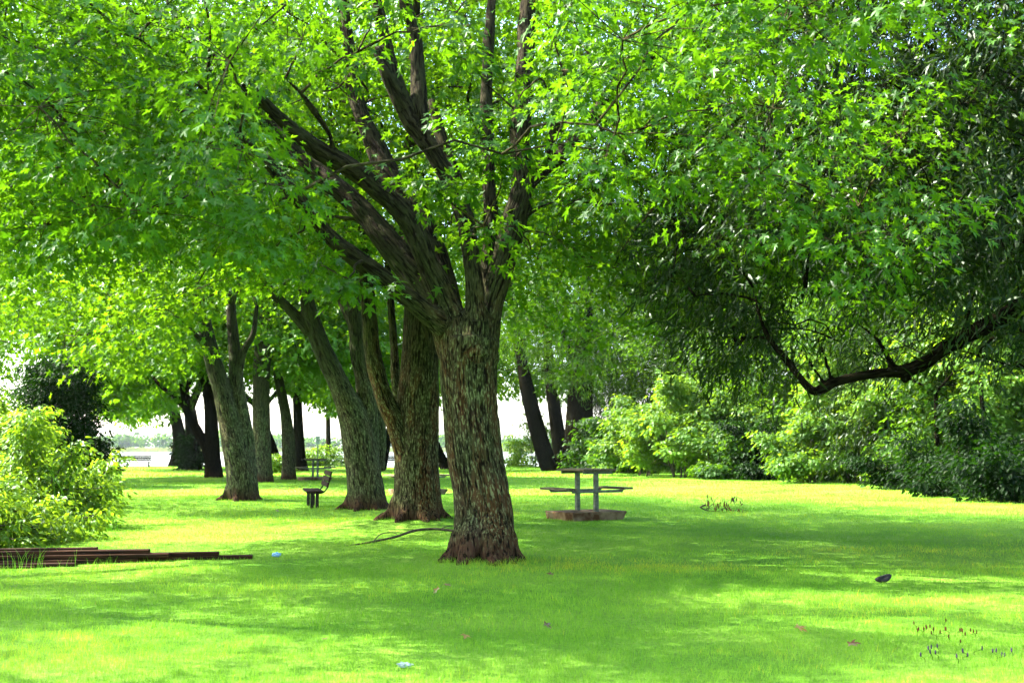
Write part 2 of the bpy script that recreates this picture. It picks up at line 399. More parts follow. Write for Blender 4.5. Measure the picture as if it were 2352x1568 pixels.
def leaf_arrays(pos, dirn, nrm, size, tpl, tint):
    V0, F0 = tpl
    d = nrmz(dirn); n = nrm - d * (nrm * d).sum(1, keepdims=True); n = nrmz(n); s = np.cross(n, d)
    V = pos[:, None] + size[:, None, None] * (V0[None, :, 0:1] * d[:, None] + V0[None, :, 1:2] * s[:, None] + V0[None, :, 2:3] * n[:, None])
    k = len(V0); N = len(pos)
    F = (F0[None] + (np.arange(N) * k)[:, None, None]).reshape(-1, F0.shape[1])
    return V.reshape(-1, 3), F, np.repeat(tint, k)

def rnd(n, s=1.0): return rng.normal(0, s, (n, 3))

def sprays_maple(cen, axis, m, rs, size, tpl, flat=.35, droop=.55, tintc=.5):
    """cen (S,3): spray centres, axis (S,3): outward; m leaves each on a roughly flat drooping fan"""
    S = len(cen)
    up = nrmz(np.array([0, 0, 1.0]) + rnd(S, .28))
    ax = nrmz(axis + rnd(S, .25)); side = nrmz(np.cross(up, ax)); ax = np.cross(side, up)
    th = rng.uniform(0, 2 * math.pi, (S, m)); rr = np.sqrt(rng.uniform(0.03, 1, (S, m))) * rs
    a = np.cos(th) * rr * 1.35; b = np.sin(th) * rr
    pos = cen[:, None] + a[..., None] * ax[:, None] + b[..., None] * side[:, None] + rng.normal(0, rs * flat * .45, (S, m))[..., None] * up[:, None]
    pos[..., 2] -= (rr / rs) ** 2 * rs * .22
    d = (np.cos(th) * .8 + .5)[..., None] * ax[:, None] + (np.sin(th))[..., None] * side[:, None]
    d = d + rng.normal(0, .35, (S, m, 3)); d[..., 2] -= droop
    n = up[:, None] + rng.normal(0, .30, (S, m, 3))
    sz = size * rng.uniform(.6, 1.2, (S, m))
    tc = np.clip(tintc + rng.normal(0, .14, (S, 1)) + rng.normal(0, .16, (S, m)), 0, .96); tc[rng.uniform(0, 1, tc.shape) < .004] = 1.0
    return leaf_arrays(pos.reshape(-1, 3), d.reshape(-1, 3), n.reshape(-1, 3), sz.ravel(), tpl, tc.ravel())
def sprays_willow(cen, axis, m, length, size, tpl, tintc=.5):
    S = len(cen)
    t = np.sort(rng.uniform(0, 1, (S, m)), 1)
    ax = nrmz(axis * np.array([1, 1, .3]) + rnd(S, .45))
    pos = cen[:, None] + ax[:, None] * (t * length * .6)[..., None]
    pos[..., 2] -= t ** 1.6 * length * .75
    pos = pos + rng.normal(0, .05, (S, m, 3)) * (length / .6)
    d = ax[:, None] * .5 + rng.normal(0, .55, (S, m, 3)); d[..., 2] -= .75
    n = rng.normal(0, 1, (S, m, 3)); n[..., 2] += .5
    sz = size * rng.uniform(.6, 1.25, (S, m))
    tc = np.clip(tintc + rng.normal(0, .15, (S, 1)) + rng.normal(0, .15, (S, m)), 0, .96)
    return leaf_arrays(pos.reshape(-1, 3), d.reshape(-1, 3), n.reshape(-1, 3), sz.ravel(), tpl, tc.ravel())

def poisson(cands, dmin, nmax):
    """greedy thinning with a flattened metric"""
    keep = np.zeros((0, 3)); sc = np.array([1, 1, 1.5])
    out = []
    K = np.empty((nmax, 3)); k = 0
    for p in cands * sc:
        if k == 0 or ((K[:k] - p) ** 2).sum(1).min() > dmin * dmin:
            K[k] = p; k += 1
            if k >= nmax: break
    return K[:k] / sc

def crown(tree, clumps, limbpts, nspray, m, rs, size, tpl, mat, base, rc=1.0, kind='maple', tint=.5, twigs=True, tb=None, spray_cull=None, brad=.03, flat=.62):
    """clumps (K,3) world; limbpts (n,3) world points on the limbs. Adds branches to tb; makes the crown mesh."""
    K = len(clumps)
    # branches: each clump is reached from the nearest limb or from a branch grown before it
    D = np.array([np.linalg.norm(limbpts - c, axis=1).min() for c in clumps]) if K else []
    pts = np.concatenate([limbpts, np.zeros((K * 5, 3))]); lev = np.concatenate([np.zeros(len(limbpts)), np.zeros(K * 5)]); npt = len(limbpts)
    for i in np.argsort(D):
        c = clumps[i]
        d = np.linalg.norm(pts[:npt] - c, axis=1) + np.clip(pts[:npt, 2] - c[2], 0, None) * .8 + lev[:npt] * .25
        j = d.argmin(); p = pts[j]; L_ = np.linalg.norm(c - p)
        if L_ < .2 or L_ > 3.2 and brad < .04: continue
        mid = (p + c) / 2 + np.array([0, 0, .10 * L_]) + rng.normal(0, .07 * L_, 3)
        t = np.linspace(0, 1, 7)[:, None]
        Q = (1 - t) ** 2 * p + 2 * t * (1 - t) * mid + t * t * c + rng.normal(0, .02 * L_, (7, 3)) * (t * (1 - t) * 4)
        r0 = min(brad, .010 + L_ * .012) / (1 + .35 * lev[j])
        tb.add(Q, np.linspace(r0, .008, 7), 5, s0=3.0, caps=False)
        pts[npt:npt + 5] = Q[2:]; lev[npt:npt + 5] = lev[j] + 1; npt += 5
    ci = np.repeat(np.arange(K), nspray)
    off = nrmz(rnd(len(ci))) * (rng.uniform(.15, 1, len(ci)) ** .5)[:, None] * rc * np.array([1, 1, flat])
    sc = clumps[ci] + off
    if spray_cull is not None:
        k = spray_cull(sc); sc, off, ci = sc[k], off[k], ci[k]
    if twigs:
        for c, s in zip(clumps[ci], sc):
            mid = (c + s) / 2 + np.array([0, 0, .07]) + rng.normal(0, .05, 3)
            t = np.array([0, .5, 1])[:, None]
            Q = (1 - t) ** 2 * c + 2 * t * (1 - t) * mid + t * t * s
            tb.add(Q, np.array([.005, .004, .0025]), 3, s0=3.0, caps=False)
    ctr = np.array([base[0], base[1], sc[:, 2].mean()])
    axis = nrmz((sc - ctr) * np.array([1, 1, .2])) * .6 + nrmz(off) * .6
    if kind == 'maple': V, F, tt = sprays_maple(sc, axis, m, rs, size, tpl, tintc=tint)
    else: V, F, tt = sprays_willow(sc, axis, m, rs, size, tpl, tintc=tint)
    o = make_mesh('crown', V - base, F, mat, tree, attrs={'tint': ('FLOAT', tt)})
    return o

def limb_lines(spec, Y0):
    """spec: list of limbs; each limb a list of (px, py, dY, width px)"""
    out = []
    for L_ in spec:
        P = [at(px, py, Y0 + dy) for px, py, dy, wd in L_]
        r = [wd / 2 / FPX * (Y0 + dy) for px, py, dy, wd in L_]
        out.append((np.array(P), np.array(r)))
    return out

def auto_limbs(top, r0, n, height, spread, lean=(0, 0)):
    out = []
    a0 = rng.uniform(0, 6.28)
    for i in range(n):
        a = a0 + i * 2.4 + rng.normal(0, .25); e = rng.uniform(.35, 1.0)
        P = [top]; d = np.array([math.cos(a) * spread * e + lean[0], math.sin(a) * spread * e + lean[1], height * (1.15 - .45 * e)])
        for s in (.33, .66, 1.0):
            P.append(top + d * np.array([s ** .8, s ** .8, s]) + rng.normal(0, .18, 3) * s)
        out.append((np.array(P), np.array([r0, r0 * .68, r0 * .42, r0 * .2])))
    return out

def roots(base, r, n, length, rr, seed=0):
    g = np.random.default_rng(seed); out = []
    for i in range(n):
        a = i / n * 6.283 + g.uniform(-.25, .25); l = length * g.uniform(.75, 1.25)
        c, s = math.cos(a), math.sin(a)
        P = np.array([[c * r * .35, s * r * .35, .62], [c * r * .72, s * r * .72, .26], [c * (r * .95), s * (r * .95), .08], [c * (r + l * .6), s * (r + l * .6), -.02], [c * (r + l), s * (r + l), -.12]]) + base
        out.append((P, np.array([rr * .9, rr * 1.05, rr * .8, rr * .45, rr * .25])))
    return out

def build_trunk(tree, base, lines, rootl, voxel, mat, tb_extra=None, disp=.009):
    tb = Tubes(); ll = []
    for i, (P, r) in enumerate(lines):
        Pr, rr = resample(P, r, .12); s0 = max(0.0, float(P[0][2] - base[2]))
        tb.add(Pr, rr, 20); ll.append((Pr, rr, s0))
    for i, (P, r) in enumerate(rootl):
        Pr, rr = resample(P, r, .08); tb.add(Pr, rr, 12)
    if voxel:
        V, Q, T, B = remeshed(tb, ll, voxel, disp)
    else:
        V, Q, T, B = tb.arrays()
        B = bark_coords(V, ll)
    if tb_extra and tb_extra.n:
        V2, Q2, T2, B2 = tb_extra.arrays()
        n = len(V)
        V = np.concatenate([V, V2]); Q = np.concatenate([Q, Q2 + n]); T = np.concatenate([T, T2 + n]); B = np.concatenate([B, B2 * np.array([1, 1, 1])])
    make_mesh('trunk', V - base, [Q, T], mat, tree, smooth=True, attrs={'bark': ('FLOAT_VECTOR', B)})

def line_pts(lines, skip=0):
    out = []
    for P, r in lines[skip:]:
        Pr, _ = resample(P, r, .35); out.append(Pr)
    return np.concatenate(out)

def interp_low(xs, ys): 
    xs = np.array(xs, float); ys = np.array(ys, float)
    return lambda x: np.interp(x, xs, ys)

def envelope(n, c, rx, ry, zb, zt, droop=.45, hollow=.0):
    """random points in a maple-like crown: domed top, skirt hanging lower at the rim"""
    P = rng.uniform(-1, 1, (n, 3)); P = P[(P[:, 0] ** 2 + P[:, 1] ** 2) < 1]
    r = np.sqrt(P[:, 0] ** 2 + P[:, 1] ** 2)
    lo = zb + (1 - r) * droop * min(rx, ry)
    hi = zb + (zt - zb) * np.sqrt(np.clip(1 - (r / 1.02) ** 2.4, 0, 1)) + .5
    u = (P[:, 2] + 1) / 2
    z = lo + (hi - lo) * u
    ok = hi > lo
    if hollow > 0: ok &= ~((r < hollow) & (u < .45))
    Q = np.stack([c[0] + P[:, 0] * rx, c[1] + P[:, 1] * ry, z], -1)
    return Q[ok]

# ================================================================= the silver maples of the row
# ---- the big one in front
def base_at(px, py):
    Y = dist_of(py); X = (px - 1176) / FPX * Y
    return np.array([X, Y, float(gz(X, Y)) - .02])

WG = 'tall trees filling the wood on the right'
GROUP = 'silver maples in the row along the lawn'
WINPOLY = [(600, 150), (640, 350), (790, 560), (860, 640), (1010, 660), (1180, 600), (1260, 430), (1330, 330), (1260, 180), (1250, -60), (760, -60), (740, 100)]
def inpoly(x, y, poly=WINPOLY):
    r = np.zeros(len(x), bool); n = len(poly)
    for i in range(n):
        (x0, y0), (x1, y1) = poly[i], poly[(i + 1) % n]
        c = (y0 > y) != (y1 > y)
        r ^= c & (x < (x1 - x0) * (y - y0) / ((y1 - y0) or 1e-9) + x0)
    return r
def maple_front():
    b = base_at(1112, 1288); Y = b[1] + .1
    t = empty('silver_maple', b, 'largest and nearest silver maple with a thick furrowed trunk forking into many dark limbs', 'tree', GROUP)
    S = [
     [(1114, 1300, 0, 150), (1112, 1240, 0, 140), (1107, 1150, 0, 131), (1092, 1040, 0, 127), (1082, 940, 0, 124), (1076, 850, 0, 130), (1078, 780, 0, 146)],
     [(1056, 830, 0, 90), (1030, 760, -.05, 70), (979, 718, -.3, 48), (870, 633, -.7, 46), (789, 571, -1.0, 42), (741, 524, -1.2, 36), (680, 450, -1.5, 30), (600, 360, -1.8, 22), (500, 260, -2.4, 14)],
     [(1060, 830, .1, 100), (1010, 705, .1, 84), (905, 575, .2, 64), (830, 480, .4, 52), (760, 420, .6, 44), (690, 360, .9, 36), (610, 270, 1.2, 28), (520, 150, 1.6, 20), (430, 20, 2, 14)],
     [(1062, 820, -.1, 90), (1028, 705, -.1, 62), (980, 600, -.2, 54), (936, 500, -.2, 54), (860, 428, -.3, 48), (789, 376, -.5, 44), (727, 342, -.7, 38), (632, 262, -1.0, 30), (560, 190, -1.4, 22), (470, 120, -2, 14)],
     [(1070, 820, .4, 90), (1036, 715, .5, 60), (1006, 600, .7, 56), (960, 488, .9, 52), (898, 405, 1.1, 50), (850, 310, 1.3, 42), (815, 214, 1.5, 34), (795, 48, 1.8, 26), (780, -120, 2, 18)],
     [(1088, 810, -.15, 90), (1092, 700, -.2, 48), (1084, 610, -.2, 41), (1068, 510, -.2, 41), (1041, 428, -.2, 42), (984, 333, -.3, 42), (936, 262, -.3, 38), (905, 167, -.4, 32), (880, 71, -.5, 26), (850, -80, -.8, 18)],
     [(984, 340, -.3, 38), (966, 262, -.3, 34), (960, 180, -.2, 34), (955, 95, -.2, 32), (930, 0, -.3, 26), (915, -150, -.5, 18)],
     [(936, 262, -.3, 34), (895, 185, -.45, 30), (870, 122, -.5, 27), (864, 116, -.5, 24)],
     [(1090, 600, .1, 30), (1066, 450, .2, 28), (1035, 370, .3, 28), (1012, 309, .4, 24), (990, 230, .6, 18)],
     [(1110, 700, .5, 40), (1127, 540, .6, 36), (1122, 381, .7, 32), (1117, 286, .8, 30), (1120, 143, .9, 26), (1132, -40, 1.1, 20), (1140, -200, 1.2, 14)],
     [(1095, 820, .1, 110), (1124, 700, .1, 64), (1156, 595, .1, 62), (1180, 510, .1, 62), (1200, 428, .1, 52), (1194, 333, .1, 45), (1203, 190, .2, 44), (1210, 48, .3, 38), (1220, -130, .4, 24)],
     [(1196, 450, .1, 48), (1230, 405, .3, 36), (1274, 371, .5, 30), (1336, 309, .8, 30), (1375, 250, 1, 28), (1410, 200, 1.1, 26), (1470, 150, 1.3, 22), (1560, 90, 1.6, 16), (1720, 10, 2, 10)],
     [(1225, 400, .3, 26), (1262, 350, .2, 22), (1280, 262, .1, 18), (1300, 160, 0, 14)],
     [(1195, 500, 0, 14), (1280, 462, .4, 8), (1380, 468, .8, 7), (1500, 480, 1.2, 6), (1640, 560, 1.6, 5)],
     [(1460, 152, 1.3, 18), (1520, 160, 1.2, 12), (1620, 175, 1.2, 8)],
     [(770, 372, -.5, 18), (757, 310, -.8, 13), (727, 262, -1.0, 11), (690, 215, -1.2, 9), (655, 180, -1.4, 6)],
    ]
    lines = limb_lines(S, Y)
    rt = roots(b, .40, 9, .20, .13, 3)
    # clumps
    low = interp_low([-400, 0, 250, 450, 600, 760, 850, 870, 905, 1000, 1140, 1230, 1262, 1300, 1450, 1560, 1650, 1800, 2050, 2120, 2240, 2352, 2800],
                     [560, 560, 585, 570, 600, 690, 690, 640, 330, 300, 330, 420, 640, 800, 800, 700, 640, 660, 690, 640, 560, 420, 300])
    ca = envelope(30000, b, 8.3, 8.6, 2.2, 13.0, droop=.28)
    ca = ca[np.hypot(ca[:, 0] - b[0], ca[:, 1] - b[1]) > .9]
    x, y = proj(ca)
    jit = fbm(ca * .8, 2, 21) * 160 - 80
    ok = (y < low(x) - 50 + jit * 1.3)
    win = inpoly(x, y) & (ca[:, 1] < b[1] + 2.4)
    ok &= ~(win & (rng.uniform(0, 1, len(ca)) < .985))
    off_ = (y < -60) | (x < -100) | (x > 2450)
    ok &= ca[:, 1] > 7.0
    ok &= ~((ca[:, 1] < 8.6) & (y > 250))
    # airy: keep only where a broad noise is high, so that patches of sun reach the lawn
    ns = fbm(ca * np.array([.42, .42, .55]), 2, 31); thr = np.where(off_, .665, np.where(x > 1250, .40, .45))
    ok &= ns > thr
    ok &= ~((x > 1840) & (y < 470) & (rng.uniform(0, 1, len(ca)) < .93))
    cl = poisson(ca[ok], .84, 330)
    # a few sprays hanging in front of the limbs, where the photo has them
    hand = [(1000, 440, -1.6), (960, 420, -1.4), (1125, 360, -1.8), (1160, 400, -1.6), (1215, 330, -1.5), (1075, 250, -2), (1110, 520, -1.2), (1180, 250, -1.5), (820, 120, -1.5), (1010, 60, -1.5), (1240, 180, -1.2), (1060, 130, -2), (800, 640, -2.3), (740, 610, -2.5), (870, 20, -2)]
    hp = np.array([at(a_, b_, Y + d_) for a_, b_, d_ in hand])
    tb = Tubes(); lp = line_pts(lines, 1)
    def cull(s):
        x, y = proj(s)
        inwin = inpoly(x, y) & (s[:, 1] < b[1] + 2.0)
        return ~((s[:, 2] > 5.2) & (rng.uniform(0, 1, len(s)) < .30)) & (y < low(x) + 50) & ~(inwin & (rng.uniform(0, 1, len(s)) < .93))
    crown(t, cl, lp, 12, 35, .42, .096, LEAF_FINE, M['maple'], b, rc=1.0, tb=tb, spray_cull=cull)
    o2 = t.children[-1]
    crown(t, hp, lp, 4, 18, .30, .135, LEAF_FINE, M['maple'], b, rc=.4, tb=tb, tint=.45)
    merge(t, 'crown')
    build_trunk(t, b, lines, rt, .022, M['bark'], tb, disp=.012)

def merge(root, name):
    """join the meshes of one part into a single mesh"""
    os_ = [o for o in bpy.data.objects if o.parent == root and o.name.startswith(name)]
    if len(os_) < 2: return
    Vs, Fs, As, n = [], [], [], 0
    for o in os_:
        me = o.data; k = len(me.vertices); v = np.empty(k * 3, np.float32); me.vertices.foreach_get('co', v)
        f = np.empty(len(me.loops), np.int32); me.loops.foreach_get('vertex_index', f)
        a = np.empty(k, np.float32); me.attributes['tint'].data.foreach_get('value', a)
        Vs.append(v.reshape(-1, 3)); Fs.append(f.reshape(len(me.polygons), -1) + n); As.append(a); n += k
    mat = os_[0].data.materials[0]
    for o in os_:
        me = o.data; bpy.data.objects.remove(o); bpy.data.meshes.remove(me)
    make_mesh(name, np.concatenate(Vs), np.concatenate(Fs), mat, root, attrs={'tint': ('FLOAT', np.concatenate(As))})

maple_front()

def maple(px, py, spec, label, rx, zt, zb=3.2, leaf=.17, tpl=LEAF_MID, ncl=150, nsp=9, m=17, rs=.5, rc=1.25, voxel=.03, mat='maple_far', bark='bark', droop=.4,
          low=None, nl=7, lh=6.5, ls=4.5, roots_=(7, .26, .12), thr=.42, extra=None, tint=.5, twigs=False, off=(0, 0), dmin=None, kind='maple', name='silver_maple', group=GROUP, cat='tree', hollow=0.0):
    b = base_at(px, py); Y = b[1]
    t = empty(name, b, label, cat, group)
    lines = limb_lines(spec, Y)
    tops = [(P[-1], r[-1]) for P, r in lines]
    au = []
    for i, (p, r) in enumerate(tops):
        au += auto_limbs(p, r * .85, max(2, nl // len(tops)), lh * rng.uniform(.8, 1.1), ls, ((p[0] - b[0]) * .5, 0))
    c = b + np.array([off[0], off[1], 0])
    ca = envelope(16000, c, rx, rx, zb, zt, droop, hollow)
    x, y = proj(ca); ok = np.ones(len(ca), bool)
    if group == WG: ok &= ~((ca[:, 1] < Y - 1.2) & (ca[:, 2] < 6.5) | (ca[:, 0] < b[0] - 2.5) & (ca[:, 2] < 5.5) & (ca[:, 1] < Y + 1))
    if low: ok &= y < low(x) + (fbm(ca * .7, 2, 3) - .5) * 60
    ok &= fbm(ca * .45, 2, 41) > np.where((y < -20) & (Y < 40), thr + .16, thr)
    cl = poisson(ca[ok], dmin or rc * .95, ncl)
    if extra is not None: cl = np.concatenate([cl, extra])
    tb = Tubes(); lp = line_pts(lines + au, 0)
    lp = lp[lp[:, 2] > min(2.2, lp[:, 2].max() - .5)]
    crown(t, cl, lp, nsp, m, rs, leaf, tpl, M[mat], b, rc=rc, tb=tb, twigs=twigs, tint=tint, kind=kind,
          spray_cull=(lambda s: proj(s)[1] < low(proj(s)[0]) + 18) if low else None, brad=.05)
    n, l, rr = roots_
    rt = roots(b, lines[0][1][0] * .92, n, l, rr, int(px)) if n else []
    for P, r in au:
        Pr, r2 = resample(P, r, .4); tb.add(Pr, r2, 7, s0=3)
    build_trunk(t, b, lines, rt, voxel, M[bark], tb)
    return t

LOW_ROW = interp_low([-200, 0, 120, 200, 230, 330, 400, 445, 470, 600, 650, 700, 800, 1000, 1160, 1200, 1260, 1340, 1500],
                     [810, 790, 790, 860, 945, 965, 930, 820, 640, 640, 650, 600, 560, 600, 760, 780, 760, 720, 700])
maple(957, 1209, [
    [(958, 1215, 0, 122), (958, 1170, 0, 112), (957, 1051, 0, 101), (962, 890, 0, 95), (966, 770, 0, 82), (962, 640, 0, 70), (940, 520, .2, 55)],
    [(940, 1060, -.1, 60), (909, 971, -.2, 46), (880, 905, -.3, 40), (856, 810, -.4, 40), (846, 700, -.5, 36), (838, 600, -.5, 30), (830, 480, -.6, 24)],
    [(925, 1000, .3, 30), (911, 900, .35, 20), (905, 800, .4, 20), (897, 690, .4, 19), (890, 600, .5, 16)]],
    'second silver maple, greenish trunk with a rust red streak and a low parting limb', 5.6, 12.5, zb=3.4, low=LOW_ROW, ncl=160, leaf=.15, roots_=(9, .28, .15), lh=6)
maple(843, 1174, [
    [(846, 1180, 0, 98), (838, 1110, 0, 82), (822, 1000, 0, 74), (800, 930, 0, 58), (773, 870, 0, 48), (740, 800, 0, 44), (718, 740, 0, 40), (706, 690, 0, 34), (690, 600, .2, 28)],
    [(842, 1060, .1, 60), (846, 960, .2, 46), (834, 870, .3, 38), (821, 810, .3, 34), (812, 689, .4, 33), (806, 580, .5, 26)],
    [(862, 1080, .5, 44), (868, 1000, .6, 40), (858, 900, .7, 36), (836, 800, .9, 28), (790, 700, 1.1, 24), (760, 620, 1.2, 20)],
    [(712, 762, 0, 34), (690, 738, 0, 26), (650, 695, -.1, 24), (600, 650, -.2, 22), (540, 590, -.4, 18), (470, 520, -.6, 14)]],
    'third silver maple with three leaning stems and one limb reaching far left', 5.8, 13, zb=3.4, low=LOW_ROW, ncl=160, leaf=.16, off=(-.6, 0), bark='bark_pale', lh=6)
maple(557, 1151, [
    [(560, 1158, 0, 78), (552, 1080, 0, 66), (530, 980, 0, 50), (509, 893, 0, 42), (487, 820, 0, 38), (470, 746, 0, 34), (455, 690, 0, 30), (430, 600, 0, 22)],
    [(566, 1090, .1, 50), (560, 1000, .2, 44), (546, 900, .2, 34), (538, 800, .3, 28), (530, 700, .4, 22)],
    [(549, 850, .2, 20), (562, 800, .2, 16), (582, 765, .2, 14), (590, 700, .2, 10)],
    [(484, 815, 0, 18), (455, 775, -.2, 13), (425, 745, -.4, 10), (380, 700, -.8, 8)]],
    'fourth silver maple with split pale trunk standing left of the profile bench', 6.4, 12.5, zb=2.9, low=LOW_ROW, ncl=190, leaf=.17, off=(-2.0, 0), bark='bark_pale', lh=6)
T = [
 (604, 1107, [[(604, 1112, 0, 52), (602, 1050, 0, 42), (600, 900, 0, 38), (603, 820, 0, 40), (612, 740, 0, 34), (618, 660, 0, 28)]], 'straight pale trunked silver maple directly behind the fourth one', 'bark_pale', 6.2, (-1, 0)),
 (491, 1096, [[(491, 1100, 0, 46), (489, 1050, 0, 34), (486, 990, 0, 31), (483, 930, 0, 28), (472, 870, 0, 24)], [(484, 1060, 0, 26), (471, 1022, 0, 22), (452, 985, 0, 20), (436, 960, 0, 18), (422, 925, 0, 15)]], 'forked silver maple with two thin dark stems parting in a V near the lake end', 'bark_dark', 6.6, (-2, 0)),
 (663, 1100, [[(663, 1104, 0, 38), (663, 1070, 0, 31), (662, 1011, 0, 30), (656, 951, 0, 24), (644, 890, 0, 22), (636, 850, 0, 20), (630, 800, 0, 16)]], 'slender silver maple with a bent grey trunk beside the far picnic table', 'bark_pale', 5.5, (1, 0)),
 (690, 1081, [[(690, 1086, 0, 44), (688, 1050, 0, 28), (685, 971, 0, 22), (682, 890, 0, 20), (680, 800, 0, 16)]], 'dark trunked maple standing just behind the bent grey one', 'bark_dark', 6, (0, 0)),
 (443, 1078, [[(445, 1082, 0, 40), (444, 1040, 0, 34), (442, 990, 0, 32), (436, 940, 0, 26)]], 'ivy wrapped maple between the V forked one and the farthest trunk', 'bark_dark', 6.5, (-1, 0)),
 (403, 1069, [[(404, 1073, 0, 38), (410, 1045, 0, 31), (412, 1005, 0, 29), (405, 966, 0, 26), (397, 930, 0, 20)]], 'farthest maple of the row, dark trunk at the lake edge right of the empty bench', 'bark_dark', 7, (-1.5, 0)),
 (754, 1069, [[(754, 1072, 0, 15), (754, 1000, 0, 11), (753, 930, 0, 9)]], 'thin straight maple behind the far picnic table and the white sign', 'bark', 4.5, (1, 0)),
]
for i, (px, py, spec, lab, bk, rx, off) in enumerate(T):
    yy = dist_of(py)
    maple(px, py, spec, lab, rx, 13.5, zb=3.0 if px < 500 else 4.0, leaf=.20 + yy * .0012, tpl=LEAF_FAR, ncl=120, nsp=10, m=16, rs=.62, rc=1.5, voxel=None, bark=bk, low=LOW_ROW if px < 500 else interp_low([500, 620, 650, 700, 770, 1000], [850, 850, 880, 900, 935, 900]), roots_=(0, 0, 0), off=off, nl=6, lh=6, thr=.38)
# dark leaning willow trunks by the water, seen between the maples
def leaning(px, py, spec, label, name, mat='bark_dark', rx=4.5, zt=11, zb=4.5, lm='wood', group=None, low=None, ncl=70, thr=.42, kind='willow', leaf=.34, off=(0, 0), nsp=9, m=16, rs=1.0, rc=1.4, tint=.4, cat='tree', droop=.3, tpl=LEAF_WILLOW, nl=5, lh=5):
    return maple(px, py, spec, label, rx, zt, zb=zb, leaf=leaf, tpl=tpl, ncl=ncl, nsp=nsp, m=m, rs=rs, rc=rc, voxel=None, mat=lm, bark=mat, low=low, roots_=(0, 0, 0), nl=nl, lh=lh, thr=thr, kind=kind, name=name, group=group, off=off, tint=tint, cat=cat, droop=droop)
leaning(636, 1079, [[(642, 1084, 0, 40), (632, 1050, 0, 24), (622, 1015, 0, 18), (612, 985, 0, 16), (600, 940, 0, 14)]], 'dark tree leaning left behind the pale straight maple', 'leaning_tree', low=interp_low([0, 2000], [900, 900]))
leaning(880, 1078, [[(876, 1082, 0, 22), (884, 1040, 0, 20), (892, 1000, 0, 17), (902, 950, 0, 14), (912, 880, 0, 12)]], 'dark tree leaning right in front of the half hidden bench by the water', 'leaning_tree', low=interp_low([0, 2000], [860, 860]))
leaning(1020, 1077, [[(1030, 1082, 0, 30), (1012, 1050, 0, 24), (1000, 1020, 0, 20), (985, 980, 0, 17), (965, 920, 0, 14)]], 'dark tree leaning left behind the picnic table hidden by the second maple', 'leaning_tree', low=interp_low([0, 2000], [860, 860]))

# ---- dark trees at the lake end, right of the big maple
RB = 'dark trees standing together right of the big maple'
LR = interp_low([1100, 1150, 1200, 1240, 1280, 1320, 1360, 1420, 1500, 1700], [860, 830, 790, 850, 880, 890, 960, 1020, 1050, 1060])
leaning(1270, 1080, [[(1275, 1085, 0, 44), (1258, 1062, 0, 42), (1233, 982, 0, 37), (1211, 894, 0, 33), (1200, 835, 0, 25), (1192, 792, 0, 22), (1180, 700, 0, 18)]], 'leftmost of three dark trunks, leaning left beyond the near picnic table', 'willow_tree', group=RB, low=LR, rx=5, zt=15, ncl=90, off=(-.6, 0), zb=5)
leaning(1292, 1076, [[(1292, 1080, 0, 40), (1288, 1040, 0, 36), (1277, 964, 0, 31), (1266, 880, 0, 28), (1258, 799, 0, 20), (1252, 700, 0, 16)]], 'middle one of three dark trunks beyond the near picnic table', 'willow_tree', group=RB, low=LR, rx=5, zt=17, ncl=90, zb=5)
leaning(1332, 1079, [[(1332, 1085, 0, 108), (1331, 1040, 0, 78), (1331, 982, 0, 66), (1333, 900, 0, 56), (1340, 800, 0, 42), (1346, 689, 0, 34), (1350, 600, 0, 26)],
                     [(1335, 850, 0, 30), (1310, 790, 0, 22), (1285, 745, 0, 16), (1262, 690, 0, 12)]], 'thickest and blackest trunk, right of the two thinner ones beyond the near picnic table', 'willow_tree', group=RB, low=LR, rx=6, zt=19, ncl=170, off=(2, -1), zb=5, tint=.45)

# ---- the wood on the right: tall trees behind, shrubs in front
WG = 'tall trees filling the wood on the right'
wood = [  # px, py(base), height, radius, kind, label
 (-110, 1104, 13, 6.5, 'left', 'pale sunlit tree behind the ivy covered one at the left edge', .7),
 (1448, 1076, 17, 3.6, 'willow', 'feathery dark tree just right of the blackest trunk', .4),
 (1110, 1071, 25, 7.5, 'tall', 'tall pale leaved tree at the lake edge directly behind the biggest maple', .85),
 (1590, 1076, 19, 5.5, 'willow', 'feathery dark tree behind the first bright shrubs right of the black trunks', .35),
 (1640, 1084, 19, 5.5, 'wood', 'tall broadleaf tree rising behind the shrubs near the middle of the wood edge', .5),
 (1745, 1088, 18, 5.0, 'willow', 'dark willow with feathery hanging leaves mid way along the wood edge', .45),
 (1850, 1094, 17, 5.5, 'wood', 'dense dark tree behind the gap left of the bright yellow green shrubs', .35),
 (1990, 1100, 16, 5.5, 'wood', 'leafy tree behind the brightest yellow green shrubs', .8),
 (2130, 1110, 15, 5.0, 'wood', 'light green tree seen under the willow limb', .8),
 (2290, 1118, 14, 5.0, 'willow', 'dark tree at the right edge of the frame behind the two slanting stems', .35),
 (2440, 1126, 14, 5.0, 'wood', 'tree past the right edge whose leaves hang over the wood edge', .5),
]
